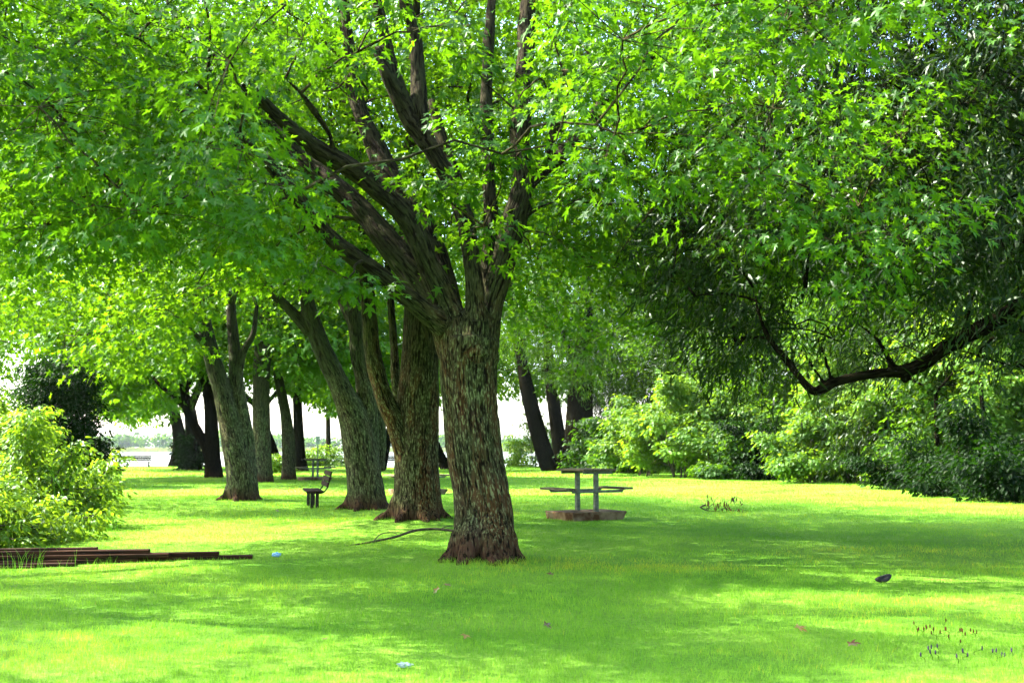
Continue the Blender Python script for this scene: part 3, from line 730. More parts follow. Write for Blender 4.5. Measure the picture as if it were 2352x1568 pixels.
for px, py, h, rx, kd, lab, tn in wood:
    yy = dist_of(py); h = h * (1.25 if py < 1100 else 1.1)
    sx = px
    sc_ = yy / 60.0
    spec = [[(sx, py + 4, 0, 34 / sc_ ** .5), (sx - 6, py - 100, 0, 26), (sx + 4, py - 200, 0, 22), (sx, py - 330, 0, 18)]]
    if kd == 'left':
        leaning(px, py, spec, lab, 'broadleaf_tree', rx=rx, zt=h, zb=3.4, group=None, ncl=150, nsp=9, m=17, rs=.6, rc=1.3, leaf=.24, tint=tn, kind='maple', tpl=LEAF_FAR, thr=.36, droop=.1, nl=8, lh=7, lm='maple_far')
    elif kd == 'tall':
        leaning(px, py, spec, lab, 'broadleaf_tree', rx=rx, zt=h, zb=5.5, group=None, ncl=300, nsp=10, m=17, rs=.8, rc=1.6, leaf=.30, tint=tn, kind='maple', tpl=LEAF_FAR, thr=.36, droop=.1, nl=8, lh=9, lm='maple_far')
    elif kd == 'willow':
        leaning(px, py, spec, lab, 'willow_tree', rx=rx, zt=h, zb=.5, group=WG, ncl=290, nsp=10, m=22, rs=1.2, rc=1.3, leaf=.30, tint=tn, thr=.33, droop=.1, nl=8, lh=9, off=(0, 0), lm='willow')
    else:
        leaning(px, py, spec, lab, 'broadleaf_tree', rx=rx, zt=h, zb=.3, group=WG, ncl=290, nsp=10, m=17, rs=.62, rc=1.3, leaf=.20, tint=tn, kind='maple', tpl=LEAF_FAR, thr=.33, droop=.05, nl=8, lh=9, lm='wood')

def shrub(px, py, r, h, label, mat='shrub', leaf=.12, ncl=26, nsp=9, m=14, tpl=LEAF_OVAL, tint=.6, kind='maple', rs=.28, name='shrub', group=None, zb=.12, cat='shrub', nstem=6, lean=0, stem='twig', rc=.42, sq=1.0, shoots=0):
    b = base_at(px, py)
    t = empty(name, b, label, cat, group)
    # lumpy dome of clumps
    n = 2500
    P = nrmz(rnd(n)); P[:, 2] = np.abs(P[:, 2]); P *= (rng.uniform(.45, 1, n) ** .5)[:, None]
    k = .72 + .5 * fbm(P * 2.2 + px * .37, 2, 5); P *= k[:, None]
    ca = b + np.array([0, 0, zb]) + P * np.array([r, r * sq, h])
    ca[:, 0] += lean * (ca[:, 2] - b[2])
    ca = ca[fbm(ca * (1.1 / max(r, .8)) * 1.8, 2, int(px) % 97) > (.52 if zb > .3 else .45)]
    cl = poisson(ca, rc * 1.0, ncl)
    if shoots:      # leafy shoots standing out of the outline
        for i in range(shoots):
            q = cl[rng.integers(len(cl))]; d = nrmz((q - b) * [1, 1, .5] + [0, 0, h * rng.uniform(.0, .6)] + rng.normal(0, .25 * r, 3)); k = rng.integers(2, 5)
            cl = np.concatenate([cl, q + d * (np.arange(1, k + 1) * rc * .5)[:, None] + rng.normal(0, .03, (k, 3))])
    tb = Tubes()
    stems = []
    for i in range(nstem):
        a = rng.uniform(0, 6.28); e = rng.uniform(.1, .5)
        q = b + np.array([math.cos(a) * r * e + lean * h * .7, math.sin(a) * r * e * sq, h * rng.uniform(.5, .85)])
        p0 = b + np.array([math.cos(a) * r * .12, math.sin(a) * r * .12, -.05]); mid = (p0 + q) / 2 + np.array([0, 0, .1 * h]) + rng.normal(0, .05 * r, 3)
        tt = np.linspace(0, 1, 6)[:, None]; Q = (1 - tt) ** 2 * p0 + 2 * tt * (1 - tt) * mid + tt * tt * q
        rr = .012 + .012 * h / 2; tb.add(Q, np.linspace(rr, rr * .35, 6), 5, caps=False); stems.append(Q)
    crown(t, cl, np.concatenate(stems), nsp, m, rs, leaf, tpl, M[mat], b, rc=rc, tb=tb, twigs=False, tint=tint, kind=kind, brad=.02, flat=.38)
    V, Q, T_, B = tb.arrays()
    make_mesh('stem', V - b, [Q, T_], M[stem], t, smooth=True)
    for o in t.children: pass
    return t

SG = 'shrubs along the edge of the wood'
edge = [ # px, py, r, h, label, mat, tint, ncl
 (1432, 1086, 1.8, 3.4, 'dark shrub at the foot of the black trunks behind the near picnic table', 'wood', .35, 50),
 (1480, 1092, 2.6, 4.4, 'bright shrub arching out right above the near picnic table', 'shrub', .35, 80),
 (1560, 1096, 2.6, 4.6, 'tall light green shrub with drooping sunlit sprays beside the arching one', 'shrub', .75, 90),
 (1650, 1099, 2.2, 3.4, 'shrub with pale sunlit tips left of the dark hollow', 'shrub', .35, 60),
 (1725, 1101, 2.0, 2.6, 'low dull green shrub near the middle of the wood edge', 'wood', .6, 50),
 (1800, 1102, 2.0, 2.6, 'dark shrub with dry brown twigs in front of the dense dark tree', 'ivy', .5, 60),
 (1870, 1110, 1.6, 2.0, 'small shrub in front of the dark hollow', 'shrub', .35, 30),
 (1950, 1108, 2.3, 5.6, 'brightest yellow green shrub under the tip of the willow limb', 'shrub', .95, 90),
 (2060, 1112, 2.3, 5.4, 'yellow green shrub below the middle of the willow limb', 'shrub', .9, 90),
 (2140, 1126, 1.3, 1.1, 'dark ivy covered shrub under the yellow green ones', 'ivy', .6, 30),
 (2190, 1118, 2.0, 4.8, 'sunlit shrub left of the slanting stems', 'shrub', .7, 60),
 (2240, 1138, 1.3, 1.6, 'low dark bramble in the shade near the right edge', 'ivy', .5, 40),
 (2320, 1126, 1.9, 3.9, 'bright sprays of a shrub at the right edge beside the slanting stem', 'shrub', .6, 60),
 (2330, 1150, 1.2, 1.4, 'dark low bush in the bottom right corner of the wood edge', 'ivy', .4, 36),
]
for px, py, r, h, lab, mt, tn, nc in edge:
    yy = dist_of(py)
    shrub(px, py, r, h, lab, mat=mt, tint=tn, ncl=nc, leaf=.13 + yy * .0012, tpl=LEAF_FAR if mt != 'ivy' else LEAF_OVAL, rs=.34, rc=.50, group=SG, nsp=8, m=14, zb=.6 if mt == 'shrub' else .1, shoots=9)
# slanting stems at the right
for (spec, px, py, lab) in (
    ([[(2316, 1132, 0, 15), (2296, 1075, 0, 12), (2272, 1016, 0, 12), (2258, 943, 0, 10), (2250, 860, 0, 8)]], 2316, 1132, 'slender tree with a brown stem slanting left near the right edge'),
    ([[(2168, 1124, 0, 14), (2162, 1078, 0, 11), (2151, 990, 0, 10), (2150, 900, 0, 8)]], 2168, 1124, 'slender dark stem standing among the yellow green shrubs')):
    leaning(px, py, spec, lab, 'sapling', mat='bark_dark', rx=2.0, zt=7.5, zb=3.4, group='slender stems in the wood edge', ncl=26, nsp=8, m=14, rs=.4, rc=.7, leaf=.16, kind='maple', tpl=LEAF_FAR, tint=.6, lm='shrub', nl=3, lh=2)

# ---- the near willow whose limb crosses on the right
def near_willow():
    Y = 13.5
    b = np.array([9.6, 15.4, float(gz(9.6, 15.4))])
    t = empty('willow_tree', b, 'near willow, black limb reaching in low from the right edge with long narrow hanging leaves', 'tree')
    lines = [(np.array([b, b + [-.1, 0, 1.2], b + [-.5, -.2, 2.6], b + [-.7, -.2, 5], b + [-1.2, 0, 8]]), np.array([.5, .42, .38, .3, .15]))]
    S = [[(2560, 560, 1.4, 44), (2420, 650, 1.0, 40), (2290, 735, .5, 38), (2216, 771, .2, 36), (2162, 803, .1, 36), (2118, 837, 0, 35), (2063, 853, 0, 30), (2008, 858, 0, 26), (1942, 870, 0, 23), (1906, 884, 0, 22), (1869, 900, 0, 22), (1843, 873, .05, 17), (1803, 822, .1, 14), (1767, 778, .2, 12), (1745, 727, .3, 9), (1730, 660, .4, 6)],
         [(2052, 840, 0, 14), (2026, 797, .1, 11), (2008, 771, .2, 10), (1960, 738, .3, 9), (1900, 700, .4, 6), (1850, 660, .5, 4)],
         [(1909, 866, 0, 9), (1887, 797, .1, 7), (1862, 724, .2, 6), (1855, 680, .2, 4)],
         [(1890, 875, 0, 9), (1862, 835, 0, 6), (1838, 800, 0, 4)],
         [(2092, 845, 0, 22), (2080, 868, -.02, 20), (2078, 882, -.03, 8)],
         [(2600, 930, 1, 22), (2420, 850, .5, 16), (2310, 836, .2, 13), (2200, 800, .1, 6)],
         [(2700, 300, 1, 40), (2480, 200, .5, 30), (2300, 80, .2, 20), (2150, -80, 0, 12)],
         [(2700, 450, 1.6, 34), (2450, 420, 2.2, 26), (2200, 360, 2.6, 18), (1980, 300, 3, 10)]]
    lines += limb_lines(S, Y)
    ca = np.concatenate([envelope(20000, b + np.array([-1.4, .3, 0]), 6.2, 5.2, 2.4, 12.5, droop=.1)])
    x, y = proj(ca)
    low = interp_low([1000, 1400, 1480, 1600, 1740, 1830, 1960, 2050, 2110, 2180, 2352, 2600], [200, 300, 560, 760, 860, 760, 800, 900, 880, 920, 900, 900])
    ok = (y < low(x)) & (x > 1480)
    hole = ((x - 1950) / 130) ** 2 + ((y - 690) / 80) ** 2 < 1
    ok &= ~hole
    ok &= (fbm(ca * .6, 2, 51) > np.where(x > 1800, np.where(y < 500, 0, .26), .50))
    ok &= ca[:, 1] > 10.6
    ok &= ~((y > 620) & (x > 1780) & (x < 2400) & (rng.uniform(0, 1, len(ca)) < .88))
    ok &= ~((y > 560) & (y < 830) & (x > 1880) & (x < 2140) & (rng.uniform(0, 1, len(ca)) < .8))
    ok &= ~((x > 2600) & (fbm(ca * .6, 2, 51) < .5))
    cl = poisson(ca[ok], .66, 620)
    tb = Tubes(); lp = line_pts(lines, 1)
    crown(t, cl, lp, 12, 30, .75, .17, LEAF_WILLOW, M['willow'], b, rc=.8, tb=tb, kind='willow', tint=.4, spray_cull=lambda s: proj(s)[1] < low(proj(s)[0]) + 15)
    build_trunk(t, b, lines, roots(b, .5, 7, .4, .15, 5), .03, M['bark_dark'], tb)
near_willow()

# ---- maple whose crown overhangs the top left corner
def left_maple():
    b = np.array([-10.5, 12.0, float(gz(-10.5, 12.0))])
    t = empty('silver_maple', b, 'silver maple at the left edge whose boughs fill the top left corner', 'tree', GROUP)
    base = b
    lines = [(np.array([b, b + [0, 0, 1.5], b + [.1, 0, 3.2]]), np.array([.42, .34, .36]))] + auto_limbs(b + np.array([.1, 0, 3.0]), .18, 8, 7, 5)
    ca = envelope(20000, b, 6.6, 6.2, 2.6, 12.5, droop=.45)
    x, y = proj(ca)
    ok = (y < 540 + (fbm(ca, 2, 8) - .5) * 120) | (x < -150)
    ok &= fbm(ca * .45, 2, 61) > np.where((x < -80) | (y < -60), .66, .45)
    cl = poisson(ca[ok], .9, 150)
    tb = Tubes(); lp = line_pts(lines, 1)
    crown(t, cl, lp, 11, 34, .45, .103, LEAF_FINE, M['maple'], b, rc=1.0, tb=tb, tint=.7)
    for P, r in lines[1:]:
        Pr, r2 = resample(P, r, .3); tb.add(Pr, r2, 8, s0=3)
    build_trunk(t, b, lines[:1], roots(b, .4, 7, .35, .13, 8), .03, M['bark'], tb)
left_maple()

# ---- bushes on the left
LG = 'bushes on the left of the lawn'
left = [ # px, py, r, h
 (10, 1252, .95, .80, 'nearest bright bush behind the timber pile at the left edge', 'shrub', .95, 60, .085),
 (95, 1246, .70, .42, 'low leafy weeds spilling out over the grass behind the timber pile', 'shrub', .8, 40, .08),
 (60, 1205, 1.15, 1.35, 'pale sunlit bush behind the nearest one at the left edge', 'shrub', .9, 90, .085),
 (165, 1212, .95, .95, 'rounded mid green bush beside the lawn, right of the pale one', 'shrub', .3, 70, .085),
 (240, 1200, .75, .80, 'small bush at the right end of the left thicket', 'shrub', .65, 54, .08),
 (205, 1172, 1.05, 1.05, 'bush with small pale leaves in the middle of the left thicket', 'shrub', .9, 90, .085),
 (262, 1165, .80, .62, 'loose airy bush reaching farthest right in the left thicket', 'shrub', .75, 60, .085),
 (10, 1165, 1.9, 2.5, 'tall sunlit bush with large leaves rising at the left edge', 'shrub', .8, 130, .11),
 (70, 1150, 1.4, 1.9, 'tall light bush in front of the dark ivy covered tree', 'shrub', .95, 110, .10),
 (170, 1135, 1.3, 1.15, 'bushy clump right below the dark ivy covered tree', 'shrub', .6, 90, .10),
 (-90, 1190, 2.0, 2.3, 'bush just past the left edge of the thicket', 'shrub', .6, 90, .10),
]
for px, py, r, h, lab, mt, tn, nc, lf in left:
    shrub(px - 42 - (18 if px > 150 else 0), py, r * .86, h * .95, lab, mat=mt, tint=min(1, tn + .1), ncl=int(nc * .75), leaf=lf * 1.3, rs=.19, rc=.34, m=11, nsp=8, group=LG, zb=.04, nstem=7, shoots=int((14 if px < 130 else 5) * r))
def ivy_tree(px, py, spec, label, blobs, ncl, leaf=.14):
    b = base_at(px, py); t = empty('ivy_tree', b, label, 'tree')
    lines = limb_lines(spec, b[1])
    ca = []
    for (qx, qy, rw, rh) in blobs:
        c = at(qx, qy, b[1]); k = b[1] / FPX
        P = nrmz(rnd(900)) * (rng.uniform(.2, 1, 900) ** .4)[:, None]
        ca.append(c + P * np.array([rw * k, rw * k, rh * k]))
    ca = np.concatenate(ca); rng.shuffle(ca)
    cl = poisson(ca, .42, ncl); tb = Tubes()
    crown(t, cl, line_pts(lines), 9, 14, .30, leaf, LEAF_OVAL, M['ivy'], b, rc=.45, tb=tb, tint=.5, twigs=False)
    build_trunk(t, b, lines, [], None, M['bark_dark'], tb)
ivy_tree(150, 1118, [[(150, 1122, 0, 30), (148, 1040, 0, 22), (142, 950, 0, 18), (128, 860, 0, 12)]], 'dark ivy covered tree rising out of the left thicket',
         [(145, 870, 80, 55), (150, 945, 74, 65), (170, 1010, 60, 50), (205, 1045, 45, 35), (95, 900, 50, 50), (240, 1068, 26, 20)], 170)
ivy_tree(452, 1080, [[(452, 1084, 0, 14), (450, 1010, 0, 10)]], 'ivy mass clinging around the dark trunk near the far bench', [(425, 1040, 14, 40), (455, 1055, 12, 26)], 26, leaf=.2)

# ---- low plants along the bank, and shrubs between the far trunks
BG = 'shrubs along the lake bank'
for px, py, r, h, lab, tn in [
    (345, 1071, 1.6, .55, 'low yellow green bank plants right of the far bench', .95), (385, 1070, 1.5, .7, 'yellow green bank plants at the foot of the farthest maple', .95),
    (715, 1071, 2.2, 2.0, 'round green bush behind the far picnic table', .5), (775, 1071, 2.0, 2.3, 'green bush right of the white sign', .4), (740, 1071, 1.9, 2.9, 'taller bush right behind the white sign', .75),
    (1045, 1070, 1.4, 1.1, 'thin bank shrub against the bright water between the two nearest trunks', .4), (895, 1071, 1.1, .5, 'low bright weeds below the half hidden bench', .9),
    (1192, 1069, 1.5, 5.0, 'light bush against the water left of the leaning dark trunk', .7), (1232, 1071, 2.0, 4.2, 'dull green bush at the foot of the leaning dark trunk', .45),
    (1395, 1080, 2.0, 1.6, 'low dark bush right of the blackest trunk', .1), (1385, 1084, 2.2, 4.2, 'tall dark bush against the right side of the blackest trunk', .0), (625, 1085, .8, .9, 'small bright bush between two far trunks', .9), (990, 1074, 1.3, .8, 'dark low bush behind the half hidden picnic table', .1)]:
    shrub(px, py, r, h, lab, tint=tn, ncl=44, leaf=.22, rs=.4, rc=.5, m=10, nsp=8, group=BG, tpl=LEAF_OVAL, mat='shrub' if tn > .2 else 'wood')

# ---- far shore: reeds and a hazy line of trees
def far_shore():
    n = 16000
    x = rng.uniform(-900, 700, n); y = 912 + rng.uniform(0, 22, n); h = rng.uniform(1.6, 3.2, n); ww = rng.uniform(.8, 2.4, n)
    z = gz(x, y)
    V = np.stack([np.stack([x - ww, y, z], -1), np.stack([x + ww, y, z], -1), np.stack([x + rng.uniform(-1, 1, n), y + rng.uniform(-1, 1, n), z + h], -1)], 1).reshape(-1, 3)
    o = make_mesh('reeds', V, np.arange(n * 3).reshape(-1, 3), simple_mat('reed', (.22, .24, .06), (.34, .34, .10), scale=.05))
    tag(o, 'pale yellow green reeds along the far lake shore', None, None, 'stuff')
    K = 420
    cx = rng.uniform(-900, 700, K); cyy = rng.uniform(1010, 1120, K); hh = 5 + 14 * fbm(np.stack([cx * .012, cx * 0, cx * 0], -1), 3, 6) ** 1.2
    V, F, N = [], [], 0
    S = 90
    p = nrmz(rng.normal(0, 1, (K, S, 3))); p = p * (rng.uniform(.3, 1, (K, S, 1)))
    pos = np.stack([cx, cyy, hh * .5 + 1.2], -1)[:, None] + p * np.stack([hh * .75, hh * .75, hh * .55], -1)[:, None]
    pos = pos.reshape(-1, 3); k = len(pos)
    V, F, tt = leaf_arrays(pos, rng.normal(0, 1, (k, 3)), rng.normal(0, 1, (k, 3)), rng.uniform(2.5, 5, k), LEAF_OVAL, rng.uniform(0, .8, k))
    o = make_mesh('far_wood', V, F, M['wood'], attrs={'tint': ('FLOAT', tt)})
    tag(o, 'hazy blue line of trees on the far shore', None, None, 'stuff')
far_shore()

# ================================================================= grass
def grass():
    segs = [(5.5, 9, 3000, .042, .0028, 2), (9, 14, 1900, .042, .0036, 2), (14, 22, 800, .042, .0055, 1), (22, 34, 330, .055, .009, 1), (34, 55, 110, .06, .016, 1), (55, 92, 34, .08, .035, 1)]
    Vs, Fs, Ts, n0 = [], [], [], 0
    trunks = np.array([[mx, my] for mx, my, _, _ in mounds])
    for y0, y1, dens, h, wd, sg in segs:
        hw = .52; area = (y1 ** 2 - y0 ** 2) * hw + 3 * (y1 - y0)
        N = int(area * dens)
        y = np.sqrt(rng.uniform(y0 ** 2, y1 ** 2, N)); x = rng.uniform(-1, 1, N) * (y * hw + 1.5)
        # thin out in clumps
        pn = fbm(np.stack([x * 3.1, y * 3.1, x * 0], -1), 2, 71); big = fbm(np.stack([x * .5, y * .5, x * 0], -1), 2, 72)
        k = rng.uniform(0, 1, N) < .45 + pn * 1.0
        d = np.full(N, 9.0)
        for tx, ty in trunks: d = np.minimum(d, np.hypot(x - tx, y - ty))
        k &= d > .36
        x, y, pn, big, d = x[k], y[k], pn[k], big[k], d[k]; N = len(x)
        hh = h * rng.uniform(.5, 1.25, N) * (.55 + .9 * pn) * (1 + .9 * np.exp(-((d - .55) / .28) ** 2))
        tall = rng.uniform(0, 1, N) < .006; hh = np.where(tall, hh * rng.uniform(1.6, 2.6, N), hh)
        a = rng.uniform(0, 2 * math.pi, N); ln = rng.uniform(.15, .8, N) * hh; la = rng.uniform(0, 6.28, N)
        z = gz(x, y) - .004
        c = np.stack([np.cos(a), np.sin(a), a * 0], -1) * (wd * rng.uniform(.7, 1.3, N))[:, None] * .5
        b = np.stack([x, y, z], -1); tip = b + np.stack([np.cos(la) * ln, np.sin(la) * ln, hh], -1)
        tint = np.clip(.45 + 1.5 * (big - .5) + .6 * (pn - .5) + rng.normal(0, .20, N), 0, 1.0)
        if sg == 2:
            mid = b + np.stack([np.cos(la) * ln * .3, np.sin(la) * ln * .3, hh * .62], -1)
            V = np.stack([b - c, b + c, mid + c * .75, mid - c * .75, tip], 1)
            F = np.array([(0, 1, 2), (0, 2, 3), (3, 2, 4)])
        else:
            V = np.stack([b - c, b + c, tip], 1); F = np.array([(0, 1, 2)])
        kk = V.shape[1]
        Fs.append((F[None] + (np.arange(N) * kk)[:, None, None]).reshape(-1, 3) + n0)
        Vs.append(V.reshape(-1, 3)); Ts.append(np.repeat(tint, kk)); n0 += N * kk
    V = np.concatenate(Vs)
    o = make_mesh('grass', V, np.concatenate(Fs), M['grass'], attrs={'tint': ('FLOAT', np.concatenate(Ts))})
    tag(o, 'short green grass covering the lawn', None, None, 'stuff')
grass()

# ================================================================= furniture
def box(V, F, c, s, rot=0.0, bevel=.006, taper=0):
    """append a box with chamfered long edges"""
    x, y, z = s[0] / 2, s[1] / 2, s[2] / 2; b = min(bevel, x * .4, y * .4, z * .4)
    prof = lambda ax: None
    pts = []
    for sx in (-1, 1):
        for sy in (-1, 1):
            for sz in (-1, 1):
                pts += [(sx * (x - b), sy * (y - b), sz * z), (sx * (x - b), sy * y, sz * (z - b)), (sx * x, sy * (y - b), sz * (z - b))]
    P = np.array(pts)
    cr, sr = math.cos(rot), math.sin(rot)
    P = np.stack([P[:, 0] * cr - P[:, 1] * sr, P[:, 0] * sr + P[:, 1] * cr, P[:, 2]], -1) + np.array(c)
    V.append(P)
def boxes_mesh(name, blist, mat, parent=None, bevel=.006):
    import bmesh
    bm = bmesh.new()
    for bx in blist:
        c, s = bx[0], bx[1]; rot = bx[2] if len(bx) > 2 else (0, 0, 0)
        L_ = []; box(L_, None, (0, 0, 0), s, 0, bevel)
        from mathutils import Euler
        e = Euler(rot).to_matrix()
        vs = [bm.verts.new(e @ Vector(p) + Vector(c)) for p in L_[0]]
        bmesh.ops.convex_hull(bm, input=vs)
    me = bpy.data.meshes.new(name); bmesh.ops.recalc_face_normals(bm, faces=bm.faces); bm.to_mesh(me); bm.free()
    me.materials.append(mat); o = bpy.data.objects.new(name, me); C.collection.objects.link(o)
    if parent: o.parent = parent
    return o
def slab_mesh(parent):
    import bmesh
    bm = bmesh.new()
    o8 = [(-.80, -.62), (.70, -.64), (.79, -.50), (.80, .60), (-.74, .64), (-.80, .5)]
    lo = [(-.78, -.60), (.58, -.60), (.66, -.46), (.70, .58), (-.72, .60), (-.78, .48)]
    top = []; mid = []; bot = []
    g = np.random.default_rng(4)
    def sub(pts, n=7):
        out = []
        for i in range(len(pts)):
            a, b = np.array(pts[i]), np.array(pts[(i + 1) % len(pts)])
            for j in range(n): out.append(a + (b - a) * j / n)
        return out
    T_, B_ = sub(o8), sub(lo)
    for p, q in zip(T_, B_):
        j = g.normal(0, .006, 2)
        top.append(bm.verts.new((p[0] * .985 + j[0], p[1] * .985 + j[1], .150 + g.normal(0, .001))))
        mid.append(bm.verts.new((p[0] + j[0], p[1] + j[1], .135)))
        bot.append(bm.verts.new((q[0] + g.normal(0, .012), q[1] + g.normal(0, .012), -.03)))
    n = len(top); bm.faces.new(top)
    for v in bm.verts: v.co.x *= .85; v.co.y *= .77; v.co.z *= 1.08
    for i in range(n):
        k = (i + 1) % n
        bm.faces.new((top[k], top[i], mid[i], mid[k])); bm.faces.new((mid[k], mid[i], bot[i], bot[k]))
    bmesh.ops.recalc_face_normals(bm, faces=bm.faces)
    me = bpy.data.meshes.new('concrete_slab'); bm.to_mesh(me); bm.free(); me.materials.append(M['slab'])
    o = bpy.data.objects.new('concrete_slab', me); C.collection.objects.link(o); o.parent = parent
def picnic_table():
    t = empty('picnic_table', (0, 0, 0), '', 'picnic table', 'picnic tables on the lawn')
    slab_mesh(t)
    boxes_mesh('table_top', [((-.295 + i * .197, 0, .955), (.188, .90, .042)) for i in range(0, 4)], M['grey_wood'], t)
    for s in (-1, 1):
        boxes_mesh('seat', [((s * .68, 0, .595), (.235, .90, .045))], M['grey_wood'], t)
        boxes_mesh('leg', [((0, s * .30, .54), (.085, .075, .79))], M['steel'], t)
        boxes_mesh('seat_bar', [((0, s * .355, .545), (1.22, .035, .055)), ((-.60, s * .355, .557), (.12, .033, .03), (0, .5, 0)), ((.60, s * .355, .557), (.12, .033, .03), (0, -.5, 0))], M['steel'], t)
        boxes_mesh('top_bar', [((0, s * .357, .905), (.70, .035, .055))], M['steel'], t)
    return t
def copy_thing(root):
    r = root.copy(); C.collection.objects.link(r)
    for ch in list(root.children):
        c = ch.copy(); C.collection.objects.link(c); c.parent = r
    return r
def place(o, px, py, rz, label):
    Y = dist_of(py); X = (px - 1176) / FPX * Y
    o.location = (X, Y, float(gz(X, Y)) - .01); o.rotation_euler = (0, 0, rz); o['label'] = label
pt = picnic_table()
place(pt, 1346, 1194, R(33), 'picnic table on a stained concrete slab, alone on the lawn right of the big maple')
p2 = copy_thing(pt); place(p2, 727, 1102, R(30), 'far picnic table beside the bent grey maple trunk, behind the profile bench')
p3 = copy_thing(pt); place(p3, 962, 1132, R(28), 'picnic table mostly hidden behind the second maple trunk'); p3.scale = (1.2, 1.2, 1)
p4 = copy_thing(pt); place(p4, 268, 1081, R(84), 'small picnic table seen edge on, just left of the far bench')

def bench(profile=True):
    t = empty('park_bench', (0, 0, 0), '', 'bench', 'slatted park benches')
    L_ = 2.15
    for i in range(2):
        boxes_mesh('seat_plank', [((-.10 + i * .20, 0, .41), (.19, L_, .045))], M['brown_wood'], t)
    ang = R(-14)
    for i in range(3):
        boxes_mesh('back_slat', [((.285 + i * .033, 0, .57 + i * .125), (.040, L_, .105), (0, -R(-14), 0))], M['brown_wood'], t)
    for s in (-.37, .37):
        tb = Tubes()
        P = np.array([[-.18, s * L_, .375], [.10, s * L_, .37], [.20, s * L_, .39], [.28, s * L_, .48], [.315, s * L_, .58], [.385, s * L_, .87]])
        Pr, rr = resample(P, [.016] * 6, .04); tb.add(Pr, rr, 8)
        V, Q, T_, B = tb.arrays(); make_mesh('back_bracket', V, [Q, T_], M['iron'], t, smooth=True)
        boxes_mesh('leg', [((-.06, s * L_, .17), (.075, .07, .40))], M['iron'], t)
        boxes_mesh('leg', [((.06, s * L_, .17), (.075, .07, .40))], M['iron'], t)
    return t
b1 = bench(); place(b1, 722, 1164, R(13), 'slatted park bench seen from its end, standing between the third and fourth maples'); b1.location.z += 0
b2 = copy_thing(b1); place(b2, 322, 1073.5, R(-90), 'empty slatted bench facing the water at the far left end of the lawn')
b3 = copy_thing(b1); place(b3, 911, 1074, R(-90), 'slatted bench facing the water, half hidden behind the second maple trunk')

M['shaded_wood'] = simple_mat('shaded_bench_wood', (0.0015, 0.001, 0.0008), (0.008, 0.005, 0.0035), scale=9, stretch=(.4, 5, 5), bump=.3)  # darker copy of the bench wood, shade on the far benches painted in
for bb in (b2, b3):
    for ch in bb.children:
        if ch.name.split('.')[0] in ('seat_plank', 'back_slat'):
            ch.material_slots[0].link = 'OBJECT'; ch.material_slots[0].material = M['shaded_wood']
# timber pile
TG = 'timbers in the pile on the grass'
tim = [ # right end px, left X, Y at right end, z bottom, width, thick, yaw deg, label
 (588, -8.9, 14.95, .00, .14, .055, 10, 'longest timber, lowest one at the back whose end sticks out farthest right'),
 (330, -8.9, 14.55, .00, .15, .055, 10.5, 'dark bottom timber in the middle of the pile'),
 (512, -8.8, 14.88, .057, .13, .048, 10.5, 'second longest timber lying on the longest one'),
 (400, -8.8, 14.62, .057, .15, .05, 9.5, 'dark timber under the squared one in the middle of the pile'),
 (354, -8.8, 14.62, .109, .16, .05, 9, 'squared timber on top whose cut end shows near the middle'),
 (236, -8.9, 14.62, .161, .12, .035, 10.5, 'topmost timber tapering away at the back left'),
 (190, -8.8, 14.20, .00, .13, .05, 9, 'weathered timber at the front bottom left of the pile'),
 (96, -6.5, 14.00, .00, .08, .035, 8, 'short offcut lying in the grass in front of the pile'),
]
for pxr, xl, yr, z, wd, th, yaw, lab in tim:
    xr = (pxr - 1176) / FPX * yr; L_ = (xr - xl) / math.cos(R(yaw))
    o = boxes_mesh('timber', [((-L_ / 2, 0, th / 2), (L_, wd, th))], M['timber'], None, .008)
    o.location = (xr, yr, z + float(gz(xr, yr)) - .008); o.rotation_euler = (0, 0, R(yaw))
    tag(o, lab, 'timber', TG)

# post and sign
def post():
    Y = 66; X = (233 - 1176) / FPX * Y
    tb = Tubes(); P = np.array([[0, 0, -.1], [.01, 0, 1.0], [0, 0, 1.95], [0, 0, 2.02]]); tb.add(P, np.array([.062, .060, .058, .05]), 12)
    V, Q, T_, B = tb.arrays(); o = make_mesh('wooden_post', V, [Q, T_], M['brown_wood'], smooth=False)
    o.location = (X, Y, float(gz(X, Y))); tag(o, 'plain dark wooden post standing above the left thicket against the sky', 'post')
    Y = 72; X = (732 - 1176) / FPX * Y
    t = empty('sign', (X, Y, float(gz(X, Y))), 'small white notice sign on a thin post behind the far picnic table', 'sign')
    boxes_mesh('post', [((0, 0, 1.0), (.05, .04, 2.1))], M['steel'], t)
    boxes_mesh('sign_plate', [((0, -.035, 1.95), (.27, .012, .50))], M['white'], t)
    boxes_mesh('lettering', [((-.02, -.045, 2.04), (.13, .004, .022)), ((0, -.045, 1.94), (.17, .004, .022)), ((.0, -.045, 1.89), (.15, .004, .018)), ((0, -.045, 1.80), (.12, .004, .022))], M['iron'], t, .001)
post()

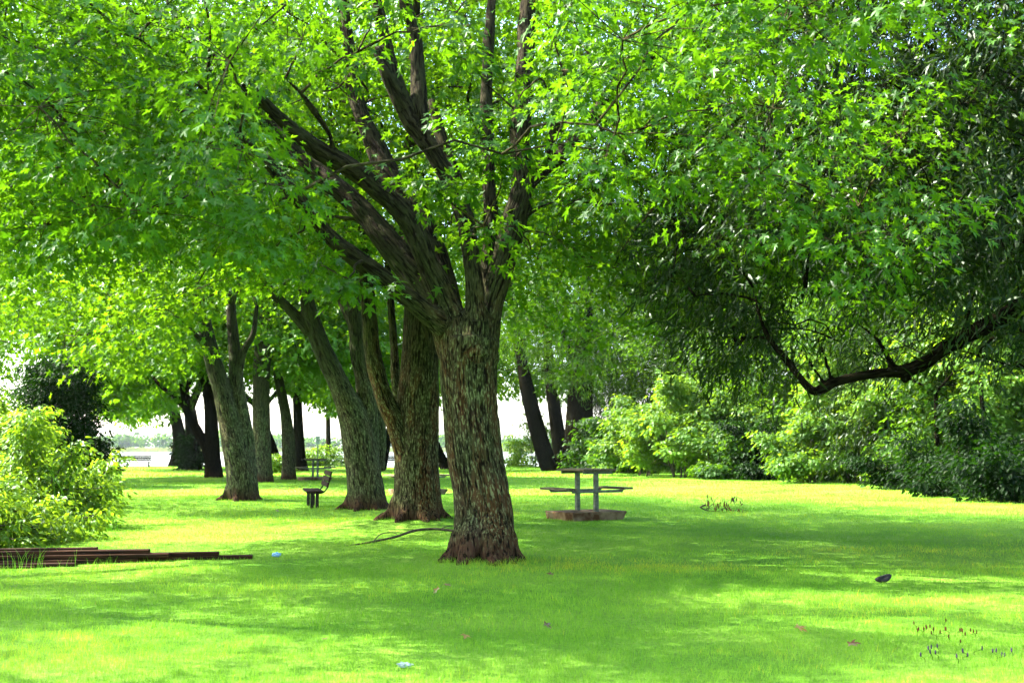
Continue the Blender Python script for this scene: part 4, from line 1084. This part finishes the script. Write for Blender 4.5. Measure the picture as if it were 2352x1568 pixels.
# fallen stick behind the big maple
def ground_line(pts, lift=.02):
    return np.array([[(px - 1176) / FPX * dist_of(py), dist_of(py), 0] for px, py in pts])
def stick():
    P = ground_line([(1062, 1231), (1000, 1230), (954, 1232), (913, 1240), (861, 1246), (825, 1250), (790, 1251)])
    P[:, 2] = gz(P[:, 0], P[:, 1]) + np.array([.05, .09, .08, .045, .02, .01, -.01])
    tb = Tubes(); Pr, r = resample(P, [.018, .020, .022, .018, .016, .010, .006], .08); tb.add(Pr, r, 7)
    Q_ = ground_line([(861, 1246), (878, 1238), (905, 1235), (918, 1238)]); Q_[:, 2] = gz(Q_[:, 0], Q_[:, 1]) + np.array([.02, .07, .07, .05])
    Pr, r = resample(Q_, [.010, .008, .006, .003], .05); tb.add(Pr, r, 5)
    Q_ = ground_line([(1010, 1230), (1030, 1226), (1050, 1224)]); Q_[:, 2] = gz(Q_[:, 0], Q_[:, 1]) + np.array([.08, .10, .09])
    Pr, r = resample(Q_, [.010, .008, .004], .05); tb.add(Pr, r, 5)
    V, Q, T_, B = tb.arrays(); b = P[3] * [1, 1, 0]
    o = make_mesh('fallen_branch', V - b, [Q, T_], M['twig'], smooth=True); o.location = b
    tag(o, 'thin bare branch lying on the grass between the two nearest maples', 'branch')
stick()
# dead branch with withered leaves
def dead_branch():
    Y = 25.2; k = lambda x, y: at(1584.8 + .0684 * x, 1114 + .0684 * y, Y)
    b = np.array([at(1650, 1176, Y)[0], Y, float(gz(5, Y))]); t = empty('dead_branch', b, 'fallen branch with dangling withered brown leaves on the sunlit grass', 'branch')
    z0 = b[2] + .03 - k(600, 905)[2]; sh = np.array([0, 0, z0])
    tb = Tubes(); LP = []
    for pts, r0 in (([(525, 715), (355, 795), (600, 905), (650, 915)], .022), ([(560, 860), (650, 770), (740, 715), (830, 670), (850, 600), (950, 430)], .009), ([(600, 900), (610, 700), (600, 540), (590, 360)], .007),
                    ([(1100, 860), (1200, 820), (1210, 700), (1290, 580), (1400, 530), (1520, 440), (1700, 520), (1820, 640)], .008), ([(1200, 820), (1290, 880), (1500, 890), (1700, 860), (1950, 910)], .008), ([(1190, 700), (1150, 560), (1050, 460)], .006), ([(650, 915), (900, 920), (1100, 860)], .009)):
        P = np.array([k(x, y) + sh for x, y in pts]); P[:, 1] += rng.normal(0, .08, len(P))
        Pr, r = resample(P, np.linspace(r0, r0 * .4, len(P)), .05); tb.add(Pr, r, 5)
    V, Q, T_, B = tb.arrays(); make_mesh('stem', V - b, [Q, T_], M['twig'], t, smooth=True)
    pts = [(590, 380), (690, 440), (740, 470), (545, 540), (610, 600), (615, 640), (545, 660), (660, 690), (840, 680), (825, 790), (835, 820), (890, 880), (920, 660), (925, 740), (985, 740), (1110, 520), (1075, 640), (1155, 590), (1155, 680), (1190, 640), (1200, 740), (1200, 800), (1265, 700), (1360, 530), (1420, 480), (1430, 520), (1460, 470), (1500, 440), (1540, 480), (1690, 590), (1722, 520), (1825, 670), (1300, 790), (1380, 850), (1400, 870), (1660, 860), (1650, 890), (1740, 860), (1100, 880)]
    P = np.array([k(x, y - 30) + sh for x, y in pts]); n = len(P); P[:, 1] += rng.normal(0, .1, n)
    d = rng.normal(0, .18, (n, 3)); d[:, 2] = -1
    V, F, tt = leaf_arrays(P, d, rng.normal(0, 1, (n, 3)), rng.uniform(.09, .15, n), fan(mirror([(.25, .16), (.6, .13)]), .35, fold=.8), rng.uniform(.0, .6, n))
    o = make_mesh('withered_leaves', V - b, F, M['deadleaf'], t, attrs={'tint': ('FLOAT', tt)})
dead_branch()

# small litter and leaves
def on_ground(px, py):
    Y = dist_of(py); X = (px - 1176) / FPX * Y; return np.array([X, Y, float(gz(X, Y))])
FL = 'fallen maple leaves on the lawn'
for px, py, s, mt, lab in [
    (1818, 1441, .115, 'yellowleaf', 'large yellow maple leaf on the shaded grass at lower right'),
    (1024, 1340, .10, 'deadleaf', 'small rust coloured leaf in front of the big maple'),
    (1009, 1349, .10, 'yellowleaf', 'pale leaf right beside the small rust coloured one in front of the big maple'),
    (1072, 1461, .11, 'yellowleaf', 'orange leaf near the bottom centre of the lawn'),
    (754, 1471, .08, 'deadleaf', 'small brown leaf at lower left centre of the lawn'),
    (1250, 1434, .10, 'deadleaf', 'brown leaf right of the bottom centre of the lawn'),
    (1268, 1320, .09, 'deadleaf', 'brown leaf in the shadow right of the big maple foot'),
    (2335, 1500, .12, 'deadleaf', 'brown leaf near the bottom right corner'),
    (1935, 1483, .10, 'deadleaf', 'brown leaf right of the large yellow one'),
    (640, 1175, .13, 'deadleaf', 'brown leaf on the lawn left of the profile bench')]:
    p = on_ground(px, py); s *= .8
    V, F, tt = leaf_arrays(np.array([[0, 0, .0]]), rng.normal(0, 1, (1, 3)) * [1, 1, .25], np.array([[.15, -.55, 1.]]) + rng.normal(0, .15, (1, 3)), np.array([s]), LEAF_FINE, np.array([.5]))
    V = np.concatenate([V, V + np.array([0, 0, -.0015])]); F = np.concatenate([F, F[:, ::-1] + len(V) // 2])
    o = make_mesh('fallen_leaf', V, F, M[mt], attrs={'tint': ('FLOAT', np.full(len(V), .5))}); o.location = p + [0, 0, .052]
    tag(o, lab, 'leaf', FL)
def crumple(name, px, py, s, mat, label, cat, seed):
    import bmesh
    bm = bmesh.new(); bmesh.ops.create_icosphere(bm, subdivisions=3, radius=1)
    P = np.array([v.co[:] for v in bm.verts]); q = 1 + .75 * (fbm(P * 2.3 + seed, 3, seed) - .5) * 2
    for v, k in zip(bm.verts, q): v.co = Vector((v.co.x * k * s[0], v.co.y * k * s[1], (v.co.z * k + .6) * s[2]))
    me = bpy.data.meshes.new(name); bm.to_mesh(me); bm.free(); me.materials.append(M[mat])
    o = bpy.data.objects.new(name, me); C.collection.objects.link(o); o.location = on_ground(px, py) + [0, 0, .01]
    tag(o, label, cat)
crumple('crumpled_wrapper', 643, 1272, (.055, .03, .034), 'blue', 'pale blue crumpled wrapper on the grass right of the timber pile', 'litter', 2)
crumple('paper_scrap', 936, 1524, (.045, .025, .016), 'paper', 'torn scrap of white paper in the shaded grass at bottom centre', 'litter', 5)
def dark_piece():
    n = 24; V = []; F = []
    for j, (rr, z) in enumerate(((0, .012), (.5, .010), (.85, .004), (1, -.008), (.97, -.016), (.6, -.006), (0, -.003))):
        for i in range(n):
            a = i / n * 6.283; V.append((math.cos(a) * .095 * rr, math.sin(a) * .050 * rr, z * 1.1 + .02 * math.cos(a) ** 2))
    for j in range(6):
        for i in range(n): k = (i + 1) % n; F.append((j * n + i, j * n + k, (j + 1) * n + k, (j + 1) * n + i))
    o = make_mesh('rubber_disc', np.array(V), np.array(F), M['black'], smooth=True)
    o.location = on_ground(2016, 1329) + [0, 0, .05]; o.rotation_euler = (R(28), R(-16), R(8))
    tag(o, 'small black oval disc lying tilted in the shaded grass at right', 'debris')
dark_piece()
def weeds(px, py, n, r, label, heads, mat):
    b = on_ground(px, py)
    tb = Tubes(); hb = Tubes()
    for i in range(n):
        x, y = rng.normal(0, r, 2); z = float(gz(b[0] + x, b[1] + y)) - b[2]; h = rng.uniform(.022, .052)
        P = np.array([[x, y, z - .01], [x + rng.normal(0, .01), y, z + h * .6], [x + rng.normal(0, .02), y, z + h]])
        tb.add(P, [.002, .0015, .001], 4, caps=False)
        hb.add(np.array([P[2] - [0, 0, .006], P[2] + [0, 0, .004], P[2] + [0, 0, .018], P[2] + [0, 0, .024]]), [.002, .006, .005, .002], 6)
    V, Q, T_, B = tb.arrays(); nq = len(Q)
    V2, Q2, T2, B2 = hb.arrays(); k = len(V)
    o = make_mesh('weed_patch', np.concatenate([V, V2]), [np.concatenate([Q, Q2 + k]), T2 + k], M['ivy'])
    o.data.materials.append(M[mat]); idx = np.zeros(len(o.data.polygons), np.int32); idx[nq:] = 1; o.data.polygons.foreach_set('material_index', idx)
    o.location = b; tag(o, label, None, None, 'stuff')
weeds(2160, 1448, 22, .16, 'patch of low weeds with brown seed heads at lower right', 1, 'seed')
weeds(2180, 1497, 16, .16, 'patch of small mauve flowers in the grass near the bottom right corner', 1, 'petal')

# tall grass stalks in the left thicket and around the timber
def stalks(px, py, n, r, h, label):
    b = on_ground(px, py); tb = Tubes()
    for i in range(n):
        x, y = rng.normal(0, r, 2); hh = h * rng.uniform(.6, 1.15); a = rng.uniform(0, 6.28); l = hh * rng.uniform(.1, .5)
        t_ = np.linspace(0, 1, 6)[:, None]
        P = np.array([x, y, 0]) + np.concatenate([np.cos(a) * l * t_ ** 2.2, np.sin(a) * l * t_ ** 2.2, hh * t_ * (1 - .12 * t_)], 1)
        tb.add(P, np.linspace(.007, .001, 6) * (h ** .5), 3, caps=False)
    V, Q, T_, B = tb.arrays()
    o = make_mesh('grass_tuft', V, [Q, T_], M['grass'], attrs={'tint': ('FLOAT', np.full(len(V), .9))}); o.location = b
    tag(o, label, None, None, 'stuff')
stalks(148, 1213, 16, .12, 1.55, 'tall arching grass blades rising out of the left thicket')
stalks(95, 1290, 40, .30, .26, 'dry grass stems in front of the left end of the timber pile')
stalks(262, 1219, 14, .08, .42, 'bright grass tuft at the lawn side foot of the left thicket')
stalks(225, 1288, 26, .35, .16, 'short grass tuft growing against the middle of the timber pile')

# ---- haze over the lake
def haze():
    m, t, n, L = new_mat('haze_air')
    v = n.new('ShaderNodeVolumePrincipled'); v.inputs['Density'].default_value = HAZE; v.inputs['Color'].default_value = (.80, .92, 1, 1); v.inputs['Anisotropy'].default_value = .2
    o = n.new('ShaderNodeOutputMaterial'); L.new(v.outputs[0], o.inputs['Volume'])
    x0, x1, y0, y1, z0, z1 = -2600, 2600, -80, 4300, -8, 45
    V = np.array([[x, y, z] for x in (x0, x1) for y in (y0, y1) for z in (z0, z1)], float)
    F = np.array([[0, 1, 3, 2], [4, 6, 7, 5], [0, 4, 5, 1], [2, 3, 7, 6], [0, 2, 6, 4], [1, 5, 7, 3]])
    h = make_mesh('haze', V, F, m); tag(h, 'thin summer haze over the lake', None, None, 'stuff')
HAZE = 0.00006
if HAZE: haze()
